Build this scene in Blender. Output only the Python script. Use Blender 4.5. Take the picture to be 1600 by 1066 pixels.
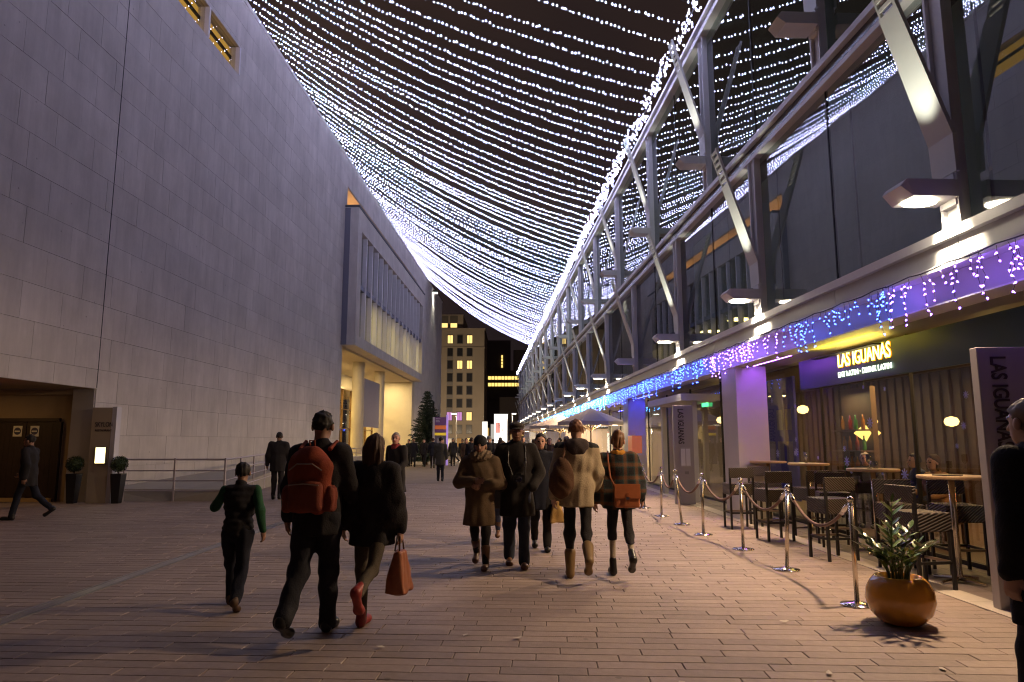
import bpy, bmesh, math, random
import numpy as np
from mathutils import Vector, Matrix, Euler
R = math.radians
random.seed(7)
for o in list(bpy.data.objects): bpy.data.objects.remove(o)
sc = bpy.context.scene
COL = sc.collection

# ------------------------------------------------------------------ camera, sky, exposure
cam = bpy.data.cameras.new('camera'); camo = bpy.data.objects.new('camera', cam); COL.objects.link(camo)
cam.sensor_width = 36; cam.lens = 24.5; cam.clip_start = .05; cam.clip_end = 2000
camo.location = (0, 0, 1.55); camo.rotation_euler = (R(90) + math.atan(157/1089), 0, 0)
sc.camera = camo
w = bpy.data.worlds.new('World'); sc.world = w; w.use_nodes = True
nt = w.node_tree; bg = nt.nodes['Background']
tc = nt.nodes.new('ShaderNodeTexCoord'); nz = nt.nodes.new('ShaderNodeTexNoise'); nz.inputs['Scale'].default_value = 2.2; nz.inputs['Detail'].default_value = 3
cr = nt.nodes.new('ShaderNodeValToRGB'); cr.color_ramp.elements[0].color = (.012, .0085, .0105, 1); cr.color_ramp.elements[1].color = (.036, .0215, .0165, 1)
cr.color_ramp.elements[0].position = .3; cr.color_ramp.elements[1].position = .75
nt.links.new(tc.outputs['Generated'], nz.inputs['Vector']); nt.links.new(nz.outputs['Fac'], cr.inputs['Fac']); nt.links.new(cr.outputs['Color'], bg.inputs['Color'])
bg.inputs['Strength'].default_value = 1.0          # night sky lit brown by the city
sc.view_settings.view_transform = 'Standard'; sc.view_settings.look = 'None'
sc.view_settings.exposure = 0; sc.view_settings.gamma = 1
cy = sc.cycles
cy.max_bounces = 6; cy.diffuse_bounces = 3; cy.glossy_bounces = 4; cy.transmission_bounces = 6; cy.transparent_max_bounces = 12
cy.use_denoising = True; cy.filter_width = 1.15; cy.sample_clamp_indirect = 4.0; cy.caustics_reflective = False; cy.caustics_refractive = False

# ------------------------------------------------------------------ materials
MATS = {}
def mat(name, col, rough=.6, metal=0., var=0., vscale=4., bump=0., bscale=40., emit=None, estr=0., sample=True, stretch=None, spec=.5, tint=0., coat=0., stain=0.):
    if name in MATS: return MATS[name]
    m = bpy.data.materials.new(name); m.use_nodes = True; n = m.node_tree.nodes; l = m.node_tree.links
    b = n['Principled BSDF']; c = (*col, 1)
    b.inputs['Base Color'].default_value = c; b.inputs['Roughness'].default_value = rough; b.inputs['Metallic'].default_value = metal
    b.inputs['Specular IOR Level'].default_value = spec; b.inputs['Coat Weight'].default_value = coat
    co = None
    if var or bump or tint:
        t = n.new('ShaderNodeTexCoord'); co = t.outputs['Object']
        if stretch:
            mp = n.new('ShaderNodeMapping'); mp.inputs['Scale'].default_value = stretch; l.new(co, mp.inputs['Vector']); co = mp.outputs['Vector']
    last = None
    if var:
        z = n.new('ShaderNodeTexNoise'); z.inputs['Scale'].default_value = vscale; z.inputs['Detail'].default_value = 6; z.inputs['Roughness'].default_value = .65
        l.new(co, z.inputs['Vector'])
        mr = n.new('ShaderNodeMapRange'); mr.inputs['From Min'].default_value = .25; mr.inputs['From Max'].default_value = .75
        mr.inputs['To Min'].default_value = 1-var; mr.inputs['To Max'].default_value = 1+var; l.new(z.outputs['Fac'], mr.inputs['Value']); last = mr.outputs['Result']
    if tint:
        a = n.new('ShaderNodeAttribute'); a.attribute_name = 'tint'; oi = n.new('ShaderNodeObjectInfo')
        ad = n.new('ShaderNodeMath'); ad.operation = 'ADD'; l.new(a.outputs['Fac'], ad.inputs[0]); l.new(oi.outputs['Random'], ad.inputs[1])
        fr = n.new('ShaderNodeMath'); fr.operation = 'FRACT'; l.new(ad.outputs[0], fr.inputs[0])
        m2 = n.new('ShaderNodeMapRange'); m2.inputs['To Min'].default_value = 1-tint; m2.inputs['To Max'].default_value = 1+tint; l.new(fr.outputs[0], m2.inputs['Value'])
        if last:
            mu = n.new('ShaderNodeMath'); mu.operation = 'MULTIPLY'; l.new(last, mu.inputs[0]); l.new(m2.outputs['Result'], mu.inputs[1]); last = mu.outputs[0]
        else: last = m2.outputs['Result']
    if stain:
        ge = n.new('ShaderNodeNewGeometry'); z3 = n.new('ShaderNodeTexNoise'); z3.inputs['Scale'].default_value = .55; z3.inputs['Detail'].default_value = 8; z3.inputs['Roughness'].default_value = .7; l.new(ge.outputs['Position'], z3.inputs['Vector'])
        m3 = n.new('ShaderNodeMapRange'); m3.inputs['From Min'].default_value = .3; m3.inputs['From Max'].default_value = .7; m3.inputs['To Min'].default_value = 1-stain; m3.inputs['To Max'].default_value = 1+stain; l.new(z3.outputs['Fac'], m3.inputs['Value'])
        z4 = n.new('ShaderNodeTexVoronoi'); z4.inputs['Scale'].default_value = 1.9; l.new(ge.outputs['Position'], z4.inputs['Vector']); m4 = n.new('ShaderNodeMapRange'); m4.inputs['From Min'].default_value = .035; m4.inputs['From Max'].default_value = .05; m4.inputs['To Min'].default_value = .62; l.new(z4.outputs['Distance'], m4.inputs['Value'])
        mu = n.new('ShaderNodeMath'); mu.operation = 'MULTIPLY'; l.new(last, mu.inputs[0]); l.new(m3.outputs['Result'], mu.inputs[1]); last = mu.outputs[0]
        mu = n.new('ShaderNodeMath'); mu.operation = 'MULTIPLY'; l.new(last, mu.inputs[0]); l.new(m4.outputs['Result'], mu.inputs[1]); last = mu.outputs[0]
    if last:
        vm = n.new('ShaderNodeVectorMath'); vm.operation = 'SCALE'; vm.inputs[0].default_value = col; l.new(last, vm.inputs['Scale']); l.new(vm.outputs['Vector'], b.inputs['Base Color'])
    if bump:
        z2 = n.new('ShaderNodeTexNoise'); z2.inputs['Scale'].default_value = bscale; z2.inputs['Detail'].default_value = 5; l.new(co, z2.inputs['Vector'])
        bp = n.new('ShaderNodeBump'); bp.inputs['Strength'].default_value = bump; bp.inputs['Distance'].default_value = .02; l.new(z2.outputs['Fac'], bp.inputs['Height']); l.new(bp.outputs['Normal'], b.inputs['Normal'])
    if emit:
        b.inputs['Emission Color'].default_value = (*emit, 1); b.inputs['Emission Strength'].default_value = estr
    if not sample: m.cycles.emission_sampling = 'NONE'
    MATS[name] = m; return m
def glass(name, tint=(.8, .85, .85), refl=1.5, rough=0.):
    if name in MATS: return MATS[name]
    m = bpy.data.materials.new(name); m.use_nodes = True; n = m.node_tree.nodes; l = m.node_tree.links
    n.remove(n['Principled BSDF']); out = n['Material Output']
    tr = n.new('ShaderNodeBsdfTransparent'); tr.inputs['Color'].default_value = (*tint, 1)
    gl = n.new('ShaderNodeBsdfGlossy'); gl.inputs['Roughness'].default_value = rough; gl.inputs['Color'].default_value = (.95, .97, 1, 1)
    fr = n.new('ShaderNodeFresnel'); fr.inputs['IOR'].default_value = refl
    mx = n.new('ShaderNodeMixShader'); ge = n.new('ShaderNodeNewGeometry'); sb = n.new('ShaderNodeMath'); sb.operation = 'SUBTRACT'; sb.use_clamp = True; l.new(fr.outputs['Fac'], sb.inputs[0]); l.new(ge.outputs['Backfacing'], sb.inputs[1]); l.new(sb.outputs[0], mx.inputs['Fac']); l.new(tr.outputs[0], mx.inputs[1]); l.new(gl.outputs[0], mx.inputs[2]); l.new(mx.outputs[0], out.inputs['Surface'])
    MATS[name] = m; return m
def glow(name, col, s, sample=False):
    if name in MATS: return MATS[name]
    m = bpy.data.materials.new(name); m.use_nodes = True; n = m.node_tree.nodes; l = m.node_tree.links
    n.remove(n['Principled BSDF']); e = n.new('ShaderNodeEmission'); e.inputs['Color'].default_value = (*col, 1); e.inputs['Strength'].default_value = s
    l.new(e.outputs[0], n['Material Output'].inputs['Surface'])
    if not sample: m.cycles.emission_sampling = 'NONE'
    MATS[name] = m; return m

# ------------------------------------------------------------------ mesh helpers
class MB:
    def __init__(s): s.v = []; s.f = []; s.mi = []; s.t = []
    def add(s, vs, fs, mi=0, t=0.):
        b = len(s.v); s.v += [tuple(q) for q in vs]
        for q in fs: s.f.append(tuple(b+i for i in q)); s.mi.append(mi); s.t.append(t)
    def box(s, x0, x1, y0, y1, z0, z1, mi=0, t=0., M=None):
        vs = [Vector(q) for q in ((x0,y0,z0),(x1,y0,z0),(x1,y1,z0),(x0,y1,z0),(x0,y0,z1),(x1,y0,z1),(x1,y1,z1),(x0,y1,z1))]
        if M is not None: vs = [M @ q for q in vs]
        s.add(vs, [(0,3,2,1),(4,5,6,7),(0,1,5,4),(1,2,6,5),(2,3,7,6),(3,0,4,7)], mi, t); return s
    def quad(s, a, b, c, d, mi=0): s.add((a, b, c, d), [(0,1,2,3)], mi); return s
    def tube(s, pts, r, n=8, mi=0, cap=True):
        pts = [Vector(p) for p in pts]; rs = r if isinstance(r, (list, tuple)) else [r]*len(pts); vs = []
        prev = None
        for i, p in enumerate(pts):
            d = (pts[min(i+1, len(pts)-1)] - pts[max(i-1, 0)]).normalized()
            if prev is None:
                a = d.cross(Vector((0,0,1)))
                if a.length < .05: a = d.cross(Vector((1,0,0)))
            else: a = prev - d*prev.dot(d)
            a.normalize(); prev = a; b = d.cross(a)
            for k in range(n): vs.append(p + (a*math.cos(2*math.pi*k/n) + b*math.sin(2*math.pi*k/n))*rs[i])
        fs = [(i*n+k, i*n+(k+1) % n, (i+1)*n+(k+1) % n, (i+1)*n+k) for i in range(len(pts)-1) for k in range(n)]
        if cap: fs += [tuple(reversed(range(n))), tuple((len(pts)-1)*n+k for k in range(n))]
        s.add(vs, fs, mi); return s
    def lathe(s, prof, n=24, c=(0,0,0), mi=0, sx=1, sy=1):
        vs = [(c[0]+r*sx*math.cos(2*math.pi*k/n), c[1]+r*sy*math.sin(2*math.pi*k/n), c[2]+z) for r, z in prof for k in range(n)]
        fs = [(i*n+k, i*n+(k+1) % n, (i+1)*n+(k+1) % n, (i+1)*n+k) for i in range(len(prof)-1) for k in range(n)]
        fs += [tuple(reversed(range(n))), tuple((len(prof)-1)*n+k for k in range(n))]
        s.add(vs, fs, mi); return s
    def mesh(s, name, mats, smooth=False):
        me = bpy.data.meshes.new(name); me.from_pydata(s.v, [], s.f)
        for m in (mats if isinstance(mats, (list, tuple)) else [mats]): me.materials.append(m)
        if any(s.mi): me.polygons.foreach_set('material_index', s.mi)
        if any(s.t):
            a = me.attributes.new('tint', 'FLOAT', 'FACE'); a.data.foreach_set('value', s.t)
        if smooth: me.polygons.foreach_set('use_smooth', [True]*len(me.polygons))
        me.update(); return me
    def build(s, name, mats, parent=None, smooth=False, loc=None, rz=0, bevel=0):
        return link(name, s.mesh(name, mats, smooth), parent, loc, rz, bevel)
def link(name, me, parent=None, loc=None, rz=0, bevel=0):
    o = bpy.data.objects.new(name, me); COL.objects.link(o)
    if parent: o.parent = parent
    if loc: o.location = loc
    if rz: o.rotation_euler = (0, 0, rz)
    if bevel:
        b = o.modifiers.new('bevel', 'BEVEL'); b.width = bevel; b.segments = 2; b.limit_method = 'ANGLE'
    return o
def tag(o, label=None, cat=None, group=None, kind=None):
    if label: o['label'] = label
    if cat: o['category'] = cat
    if group: o['group'] = group
    if kind: o['kind'] = kind
    return o
def thing(name, label, cat, loc=(0,0,0), rz=0, group=None):
    o = bpy.data.objects.new(name, None); COL.objects.link(o); o.location = loc; o.rotation_euler = (0,0,rz); o.empty_display_size = .2
    return tag(o, label, cat, group)
def dup(root, loc, rz=0, label=None, rot=None):
    r = root.copy(); COL.objects.link(r); r.location = loc; r.rotation_euler = rot or (0,0,rz)
    if label: r['label'] = label
    for ch in list(root.children):
        c = ch.copy(); COL.objects.link(c); c.parent = r
        for g in list(ch.children):
            d = g.copy(); COL.objects.link(d); d.parent = c
    return r
ONES = 'first second third fourth fifth sixth seventh eighth ninth tenth eleventh twelfth thirteenth fourteenth fifteenth sixteenth seventeenth eighteenth nineteenth'.split()
TENS = {2: 'twent', 3: 'thirt', 4: 'fort', 5: 'fift', 6: 'sixt', 7: 'sevent', 8: 'eight', 9: 'ninet'}
def ordw(n):
    if n < 20: return ONES[n-1]
    t, u = divmod(n, 10)
    return TENS[t]+'ieth' if u == 0 else TENS[t]+'y-'+ONES[u-1]
def text_mesh(txt, size, mats, extrude=.004, sx=1., bold=0.):
    cu = bpy.data.curves.new('lettering', 'FONT'); cu.body = txt; cu.size = size; cu.extrude = extrude; cu.align_x = 'CENTER'; cu.align_y = 'CENTER'; cu.offset = bold
    o = bpy.data.objects.new('lettering', cu); COL.objects.link(o)
    bpy.context.view_layer.update()
    me = bpy.data.meshes.new_from_object(o.evaluated_get(bpy.context.evaluated_depsgraph_get()))
    bpy.data.objects.remove(o)
    me.transform(Matrix.Diagonal((sx, 1, 1, 1))); me.materials.clear(); me.materials.append(mats); return me
def light(name, kind, loc, power, col, parent=None, rot=(0,0,0), size=.3, sizey=None, spot=60, blend=.6):
    d = bpy.data.lights.new(name, kind); d.energy = power; d.color = col
    if kind == 'AREA':
        d.size = size
        if sizey: d.shape = 'RECTANGLE'; d.size_y = sizey
    elif kind == 'SPOT': d.spot_size = R(spot); d.spot_blend = blend; d.shadow_soft_size = size
    else: d.shadow_soft_size = size
    o = bpy.data.objects.new(name, d); COL.objects.link(o); o.location = loc; o.rotation_euler = rot
    if parent: o.parent = parent
    return o

# shared materials
STONE = mat('portland_stone', (.57, .53, .50), .8, var=.14, vscale=2.2, bump=.3, bscale=9, stretch=(1, 1, .16), tint=.05, stain=.13)
JOINT = mat('stone_joint', (.44, .42, .395), .9)
ALU = mat('silver_aluminium', (.76, .75, .78), .42, metal=.05, var=.05, vscale=2)
WHITEMETAL = mat('white_painted_metal', (.72, .72, .7), .42, var=.04, vscale=3)
DARKMETAL = mat('dark_metal', (.03, .03, .032), .45, metal=.4)
CHROME = mat('polished_steel', (.75, .72, .68), .14, metal=1.)
PAVER = mat('paver_brown', (.30, .232, .198), .56, var=.16, vscale=14, bump=.35, bscale=120, tint=.13, stain=.2)
GLASS_UP = glass('facade_glass', (.72, .78, .77), 2.9)
GLASS_LOW = glass('shop_glass', (.86, .88, .86), 1.62)
GLASS_HALL = glass('hall_glass', (.8, .8, .75), 1.75)

# ------------------------------------------------------------------ ground
def far_ground():
    m = bpy.data.materials.new('paving_far'); m.use_nodes = True; n = m.node_tree.nodes; l = m.node_tree.links; b = n['Principled BSDF']
    t = n.new('ShaderNodeTexCoord'); mp = n.new('ShaderNodeMapping'); mp.inputs['Rotation'].default_value = (0, 0, R(3)); l.new(t.outputs['Object'], mp.inputs['Vector'])
    br = n.new('ShaderNodeTexBrick'); br.inputs['Scale'].default_value = 1; br.inputs['Brick Width'].default_value = .6; br.inputs['Row Height'].default_value = .155; br.inputs['Mortar Size'].default_value = .004
    br.inputs['Color1'].default_value = (.27, .21, .18, 1); br.inputs['Color2'].default_value = (.34, .265, .225, 1); br.inputs['Mortar'].default_value = (.15, .115, .1, 1)
    l.new(mp.outputs[0], br.inputs['Vector'])
    nz = n.new('ShaderNodeTexNoise'); nz.inputs['Scale'].default_value = .35; nz.inputs['Detail'].default_value = 5; l.new(t.outputs['Object'], nz.inputs['Vector'])
    mx = n.new('ShaderNodeMix'); mx.data_type = 'RGBA'; mx.blend_type = 'MULTIPLY'; mx.inputs['Factor'].default_value = .5; l.new(br.outputs['Color'], mx.inputs['A']); l.new(nz.outputs['Fac'], mx.inputs['B']); l.new(mx.outputs['Result'], b.inputs['Base Color'])
    b.inputs['Roughness'].default_value = .6; return m
g = MB().quad((-600,-40,-.02), (600,-40,-.02), (600,900,-.02), (-600,900,-.02)).build('ground', far_ground()); tag(g, kind='structure')
pv = MB().quad((-14,2.6,-.010), (4.45,2.6,-.010), (4.45,27.0,-.010), (-14,27.0,-.010)).build('pavement', mat('paving_bed', (.10,.078,.066), .9)); tag(pv, kind='structure')
def lay_pavers():
    a = R(-3); ca, sa = math.cos(a), math.sin(a); rw, ln, gap = .155, .6, .006
    rows = []
    for j in range(int(2.2/rw), int(28/rw)):
        off = random.uniform(0, ln) if j % 3 else (j*.21) % ln
        for i in range(-26, 16):
            x = i*ln + off; y = j*rw
            X = x*ca - y*sa + .0; Y = x*sa + y*ca
            if X < -13.2 or X > 4.4 or Y < 2.9 or Y > 26.6: continue
            rows.append((Y, X, x, y))
    def vis(r):
        Y, X = r[0], r[1]+.3
        return Y > 4.25 and abs(X) < .735*Y*1.02
    near = sorted([r for r in rows if vis(r)], key=lambda r: r[0]+.02*abs(r[1]))[:300]
    ids = set(id(r) for r in near)
    base = MB(); b = .004; L = ln-gap; Wd = rw-gap
    base.add([(0,0,-.009),(L,0,-.009),(L,Wd,-.009),(0,Wd,-.009),(0,0,-b),(L,0,-b),(L,Wd,-b),(0,Wd,-b),(b,b,0),(L-b,b,0),(L-b,Wd-b,0),(b,Wd-b,0)],
             [(0,1,5,4),(1,2,6,5),(2,3,7,6),(3,0,4,7),(4,5,9,8),(5,6,10,9),(6,7,11,10),(7,4,8,11),(8,9,10,11)])
    me = base.mesh('paver', PAVER)
    rest = MB()
    for r in rows:
        dz = random.uniform(-.0015, .0015)
        if id(r) in ids:
            o = link('paver', me, pv, (r[1], r[0], dz), a); o.rotation_euler = (random.gauss(0,.002), random.gauss(0,.001), a)
        else:
            M = Matrix.Translation((r[1], r[0], dz)) @ Matrix.Rotation(a, 4, 'Z')
            rest.add([M @ Vector(q) for q in base.v], base.f, 0, random.random())
    o = rest.build('paver_field', PAVER, pv); tag(o, kind='stuff')
lay_pavers()
EDGE = mat('pale_edging', (.42, .37, .32), .65, var=.12, vscale=6, bump=.2)
def edging():
    m = MB()
    for k in range(40):
        y0 = 2.6+k*.9; b = .004
        o = MB().box(4.42, 4.70, y0, y0+.894, -.05, .006).build('edging_stone', EDGE, pv)
edging()
terr = MB()
for i in range(7):
    for j in range(70):
        terr.box(4.706+i*.3, 5.0+i*.3, 2.6+j*.45, 3.044+j*.45, -.03, .001, 0, random.random())
o = terr.build('terrace_paving', mat('terrace_slab', (.16,.125,.115), .55, var=.15, vscale=8, bump=.2, tint=.1), pv); tag(o, kind='stuff')
d = thing('drain_channel', 'long narrow steel drain channel across the paving in front of the railing', 'drain', (-4.43, 0, 0))
MB().box(-.055, .055, 3.0, 26, -.02, .0055).build('channel', mat('drain_steel', (.45,.44,.42), .3, metal=.9, var=.2, vscale=3), d)
for s in (-1, 1): MB().box(s*.075-.018, s*.075+.018, 3.0, 26, -.02, .008).build('rim', mat('drain_rim', (.3,.29,.28), .4, metal=.7), d)

# ------------------------------------------------------------------ concert hall (left)
TH = -math.atan(.03)
hall = thing('concert_hall', 'huge pale stone concert hall with blank wall and projecting window box on the left', 'building', (-11.55, 0, 0), TH)
# local frame: +y along the street, +x towards the street; wall face at x = 0
WTOP, S0, S1 = 19.05, 12.0, 87.5
HOLES = [(0, 18.45, -1, 2.93), (14.6, 25.75, 15.85, 17.0), (41.9, 67.9, -1, 17.4)]
MB().box(-.6, -.035, S0, 18.42, 2.95, WTOP).box(-.6, -.035, 18.42, 41.9, 0, 15.8).box(-.6, -.035, 18.42, 41.9, 17.05, WTOP).box(-.6, -.035, 25.8, 41.9, 15.8, 17.05).box(-.6, -.035, 41.9, 67.9, 17.43, WTOP).box(-.6, -.035, 67.9, S1, 0, WTOP).box(-4, -.6, S1-.5, S1, 0, WTOP).build('wall', JOINT, hall)
def slabs():
    ch, cl, gap = .86, 1.36, .0035; rest = MB(); cand = []
    for j in range(int(WTOP/ch)+1):
        z0, z1 = j*ch, min((j+1)*ch, WTOP)
        if z1-z0 < .05: continue
        xs = sorted(set([S0] + [S0 + (i + (j % 2)*.5 + random.uniform(-.16,.16))*cl for i in range(1, 56)] + [18.45]))
        xs = [x for x in xs if x == 18.45 or abs(x-18.45) > .25]
        for a, b in zip(xs, xs[1:]+[S1]):
            if b > S1: b = S1
            if b-a < .1: continue
            rects = [(a, b, z0, z1)]
            for (h0, h1, q0, q1) in HOLES:
                new = []
                for (a0, b0, c0, d0) in rects:
                    if b0 <= h0 or a0 >= h1 or d0 <= q0 or c0 >= q1: new.append((a0, b0, c0, d0)); continue
                    if a0 < h0: new.append((a0, h0, c0, d0))
                    if b0 > h1: new.append((h1, b0, c0, d0))
                    aa, bb = max(a0, h0), min(b0, h1)
                    if c0 < q0: new.append((aa, bb, c0, q0))
                    if d0 > q1: new.append((aa, bb, q1, d0))
                rects = new
            cand += [r for r in rects if r[1]-r[0] > .03 and r[3]-r[2] > .03]
    def size(r):
        s, z = (r[0]+r[1])/2, (r[2]+r[3])/2
        if (z-1.55)/s > .70 or s < 14.3: return -s
        return (r[1]-r[0])*(r[3]-r[2])/s**3
    cand.sort(key=size, reverse=True)
    def sl(m, r, t=0.):
        g = gap/2; p = .0 + random.uniform(-.003, .003); y0, y1, z0, z1 = r[0]+g, r[1]-g, r[2]+g, r[3]-g; b = .0025
        m.add([(-.034,y0,z0),(-.034,y1,z0),(-.034,y1,z1),(-.034,y0,z1),(p,y0+b,z0+b),(p,y1-b,z0+b),(p,y1-b,z1-b),(p,y0+b,z1-b)], [(4,5,6,7),(0,1,5,4),(1,2,6,5),(2,3,7,6),(3,0,4,7)], 0, t)
    for r in cand[:300]:
        m = MB(); sl(m, r); m.build('stone_slab', STONE, hall)
    for r in cand[300:]: sl(rest, r, random.random())
    tag(rest.build('stone_slabs', STONE, hall), kind='stuff')
slabs()
MB().box(-.55, .06, S0, S1, WTOP, WTOP+.16).build('coping', STONE, hall)
# narrow dark expansion joint above the pillar
MB().box(-.02, .006, 18.43, 18.46, 2.95, WTOP).build('movement_joint', mat('joint_black', (.05,.05,.055), .9), hall)
# strip windows high up
WARM = glow('hall_window_light', (1., .55, .12), .75)
for a, b in ((14.7, 20.05), (20.45, 23.05), (23.4, 25.65)):
    wd = MB().box(-.42, -.40, a, b, 15.9, 16.98).build('window', WARM, hall)
    MB().box(-.16, -.14, a, b, 15.9, 16.98).build('pane', GLASS_HALL, wd)
    MB().box(-.42, .03, b, b+.1, 15.85, 17.0).build('frame', ALU, wd)
    MB().box(-.36, -.30, a, b, 16.5, 16.62).build('blind_rail', DARKMETAL, wd)
MB().box(-.6, -.43, 14.6, 25.8, 15.8, 17.05).build('window_back', JOINT, hall)
# undercroft with doors, at the left
PLAST = mat('undercroft_plaster', (.34, .26, .17), .8, var=.08, vscale=2)
MB().box(-8, -.62, 18.62, 18.9, 0, 2.9).build('end_wall', PLAST, hall)
MB().box(-8, -.04, 6, 18.44, 2.93, 3.2).build('undercroft_ceiling', PLAST, hall)
MB().box(-.62, -.037, 18.44, 18.9, 0, 2.93).build('pillar', PLAST, hall)
MB().box(-8, -.63, 18.45, 18.61, 2.78, 2.925).build('lintel', PLAST, hall)
DOORM = mat('dark_door_timber', (.030, .017, .013), .5, var=.3, vscale=3, stretch=(12, 1, .4))
for i, x0 in enumerate((-2.72, -1.86)):
    dr = MB()
    for k in range(6): dr.box(x0+k*.14+.002, x0+k*.14+.138, 18.56, 18.60, .1, 2.06)
    dr = dr.build('door', DOORM, hall)
    MB().box(x0+.82*(1-i)-.02+.02*i, x0+.82*(1-i)+.0+.04*i, 18.53, 18.56, .9, 1.2).build('handle', CHROME, dr)
    sgn = MB().box(-.12, .12, -.006, 0, -.14, .14).build('door_notice', mat('notice_white', (.75,.72,.62), .5), dr, loc=(x0+(.62 if i == 0 else .22), 18.555, 1.82))
MB().box(-2.8, -.98, 18.52, 18.615, 2.07, 2.16).box(-2.82, -2.73, 18.52, 18.615, 0, 2.07).box(-1.0, -.92, 18.52, 18.615, 0, 2.07).build('door_frame', DOORM, hall)
for x in (-2.1, -1.64):
    MB().lathe([(.001, 0), (.095, .0), (.095, .004), (.001, .004)], 20).build('notice_disc', mat('notice_blue', (.06,.06,.12), .5), hall, loc=(x, 18.548, 1.82)).rotation_euler = (R(90), 0, 0)
    MB().box(x-.07, x+.07, 18.538, 18.543, 1.80, 1.835).build('notice_bar', mat('notice_white', (1,1,1)), hall)
MB().box(-2.72, -1.0, 18.45, 18.56, 0, .09).build('door_step', mat('step_brass', (.6,.42,.2), .4, metal=.4), hall)
light('undercroft_lamp', 'AREA', (-2.6, 16.6, 2.9), 13, (1, .52, .16), hall, size=.35)
light('undercroft_lamp', 'AREA', (-4.6, 14.6, 2.9), 13, (1, .52, .16), hall, size=.35)
# opening with columns under the window box
CREAM = mat('cream_stone', (.52, .46, .36), .7, var=.06, vscale=2)
MB().box(-4.4, -.62, 41.6, 41.9, 0, 7.3).build('reveal', CREAM, hall)
MB().box(-4.4, -.0, 66.6, 67.9, 0, 7.3).build('end_pier', CREAM, hall)
MB().box(-4.6, -4.4, 41.6, 67.9, 5.6, 17.4).build('rear_wall', CREAM, hall)
MB().box(-4.4, .0, 41.9, 67.9, 7.16, 7.3).build('entrance_soffit', CREAM, hall)
for s in (42.6, 49.6, 56.4):
    MB().lathe([(.42, 0), (.42, 7.16)], 20, (-.9, s, 0)).build('column', CREAM, hall, smooth=False)
for k in range(9):
    s0 = 43.4+k*2.55
    p = MB().box(-3.12, -3.10, s0, s0+2.5, .05, 5.5).build('entrance_pane', GLASS_HALL, hall)
    MB().box(-3.2, -3.02, s0-.06, s0, 0, 5.55).box(-3.2, -3.02, s0, s0+2.5, 2.5, 2.58).box(-3.2, -3.02, s0, s0+2.5, 4.0, 4.05).build('mullion', mat('bronze_frame', (.16,.09,.04), .4, metal=.5), p)
MB().box(-9.0, -8.9, 41, 68, 0, 5.6).build('foyer_wall', mat('foyer_timber', (.5,.36,.14), .7, var=.2, vscale=1), hall)
MB().box(-9, -3.0, 41, 68, 5.56, 5.7).build('foyer_ceiling', CREAM, hall)
for s in (44.5, 49, 53.5, 58, 63): light('foyer_lamp', 'AREA', (-5.4, s, 5.4), 700, (1, .70, .24), hall, size=1.4)
for s in (45.5, 52.5, 59.5, 64.5): light('soffit_lamp', 'AREA', (-1.9, s, 7.12), 300, (1, .74, .34), hall, size=.6)
MB().box(-.75, -.68, 50.6, 55.6, 2.6, 6.1).build('hanging_banner', mat('grey_banner', (.33,.31,.36), .8, var=.05), hall)
# projecting window box
BX0, BX1, BZ0, BZ1, XO = 41.5, 67.8, 7.3, 15.9, .85
bx = MB()
bx.box(-4, XO, BX0+.02, BX1, BZ0, 7.95).box(-4, XO, BX0+.02, BX1, 14.6, BZ1).box(.1, XO, 66.9, BX1, 7.95, 14.6).box(.35, XO, BX0+.02, 42.5, 7.95, 14.6)
boxp = bx.build('window_box', STONE, hall)
MB().box(-4, .34, BX0, BX0+.5, BZ0+.02, BZ1-.05).build('box_side', mat('blue_grey_panel', (.17,.17,.22), .5), boxp)
MB().box(-4, XO+.06, BX0-.02, BX1, BZ1, BZ1+.14).build('box_coping', mat('box_lead', (.08,.08,.09), .6), boxp)
NP = 15; pw = (66.9-42.5)/NP
for k in range(NP):
    a = 42.5+k*pw
    for z0, z1 in ((7.97, 11.0), (11.35, 14.58)):
        MB().box(.52, .54, a+.06, a+pw-.06, z0, z1).build('box_pane', GLASS_HALL, boxp)
    MB().box(.42, .80, a-.06, a+.06, 7.95, 14.6).build('box_mullion', ALU, boxp)
MB().box(.44, .72, 42.5, 66.9, 11.02, 11.33).build('box_transom', mat('transom_blue', (.12,.13,.2), .5), boxp)
MB().box(-3.6, -3.5, 42, 67.4, 7.9, 14.6).build('box_back', mat('box_curtain', (.30,.25,.13), .9, var=.2, vscale=2, stretch=(1,6,.2)), boxp)
MB().box(-3.6, .4, 42, 67.4, 10.95, 11.3).build('box_floor', mat('floor_edge', (.1,.1,.11), .8), boxp)
for s in (46, 52, 58, 64): light('box_lamp', 'AREA', (-1.5, s, 10.9), 200, (1, .78, .28), hall, size=1.6)
# warm slot above the box
MB().box(-3.9, -.05, 41.95, 67.85, 17.3, 17.42).build('slot_soffit', mat('slot_ochre', (.6,.42,.25), .8), hall)
MB().box(-1.3, -1.2, 41.95, 67.85, 16.05, 17.3).build('slot_back', mat('slot_ochre', (1,1,1)), hall)
for s in (43.5, 47, 51, 55, 59, 63, 66.5):
    MB().box(.25, .34, s-.05, s+.05, BZ1+.15, BZ1+.22).build('slot_lamp', glow('slot_lamp_glow', (1,.85,.6), 6), hall)
for s in (46, 54, 62): light('slot_light', 'AREA', (-.6, s, 16.1), 60, (1, .62, .3), hall, rot=(R(180), 0, 0), size=.3, sizey=7)
wn = MB().box(.0, .05, 80.2, 81.6, 4.4, 6.2).build('window', DARKMETAL, hall); MB().box(.05, .06, 80.3, 81.5, 4.5, 6.1).build('pane', mat('dark_pane', (.05,.05,.06), .1), wn)
fl = thing('floodlight', 'bright floodlight at the top far corner of the stone hall wall', 'floodlight', (-11.55+.03*79.5+.25, 79.5, 18.75))
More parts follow.
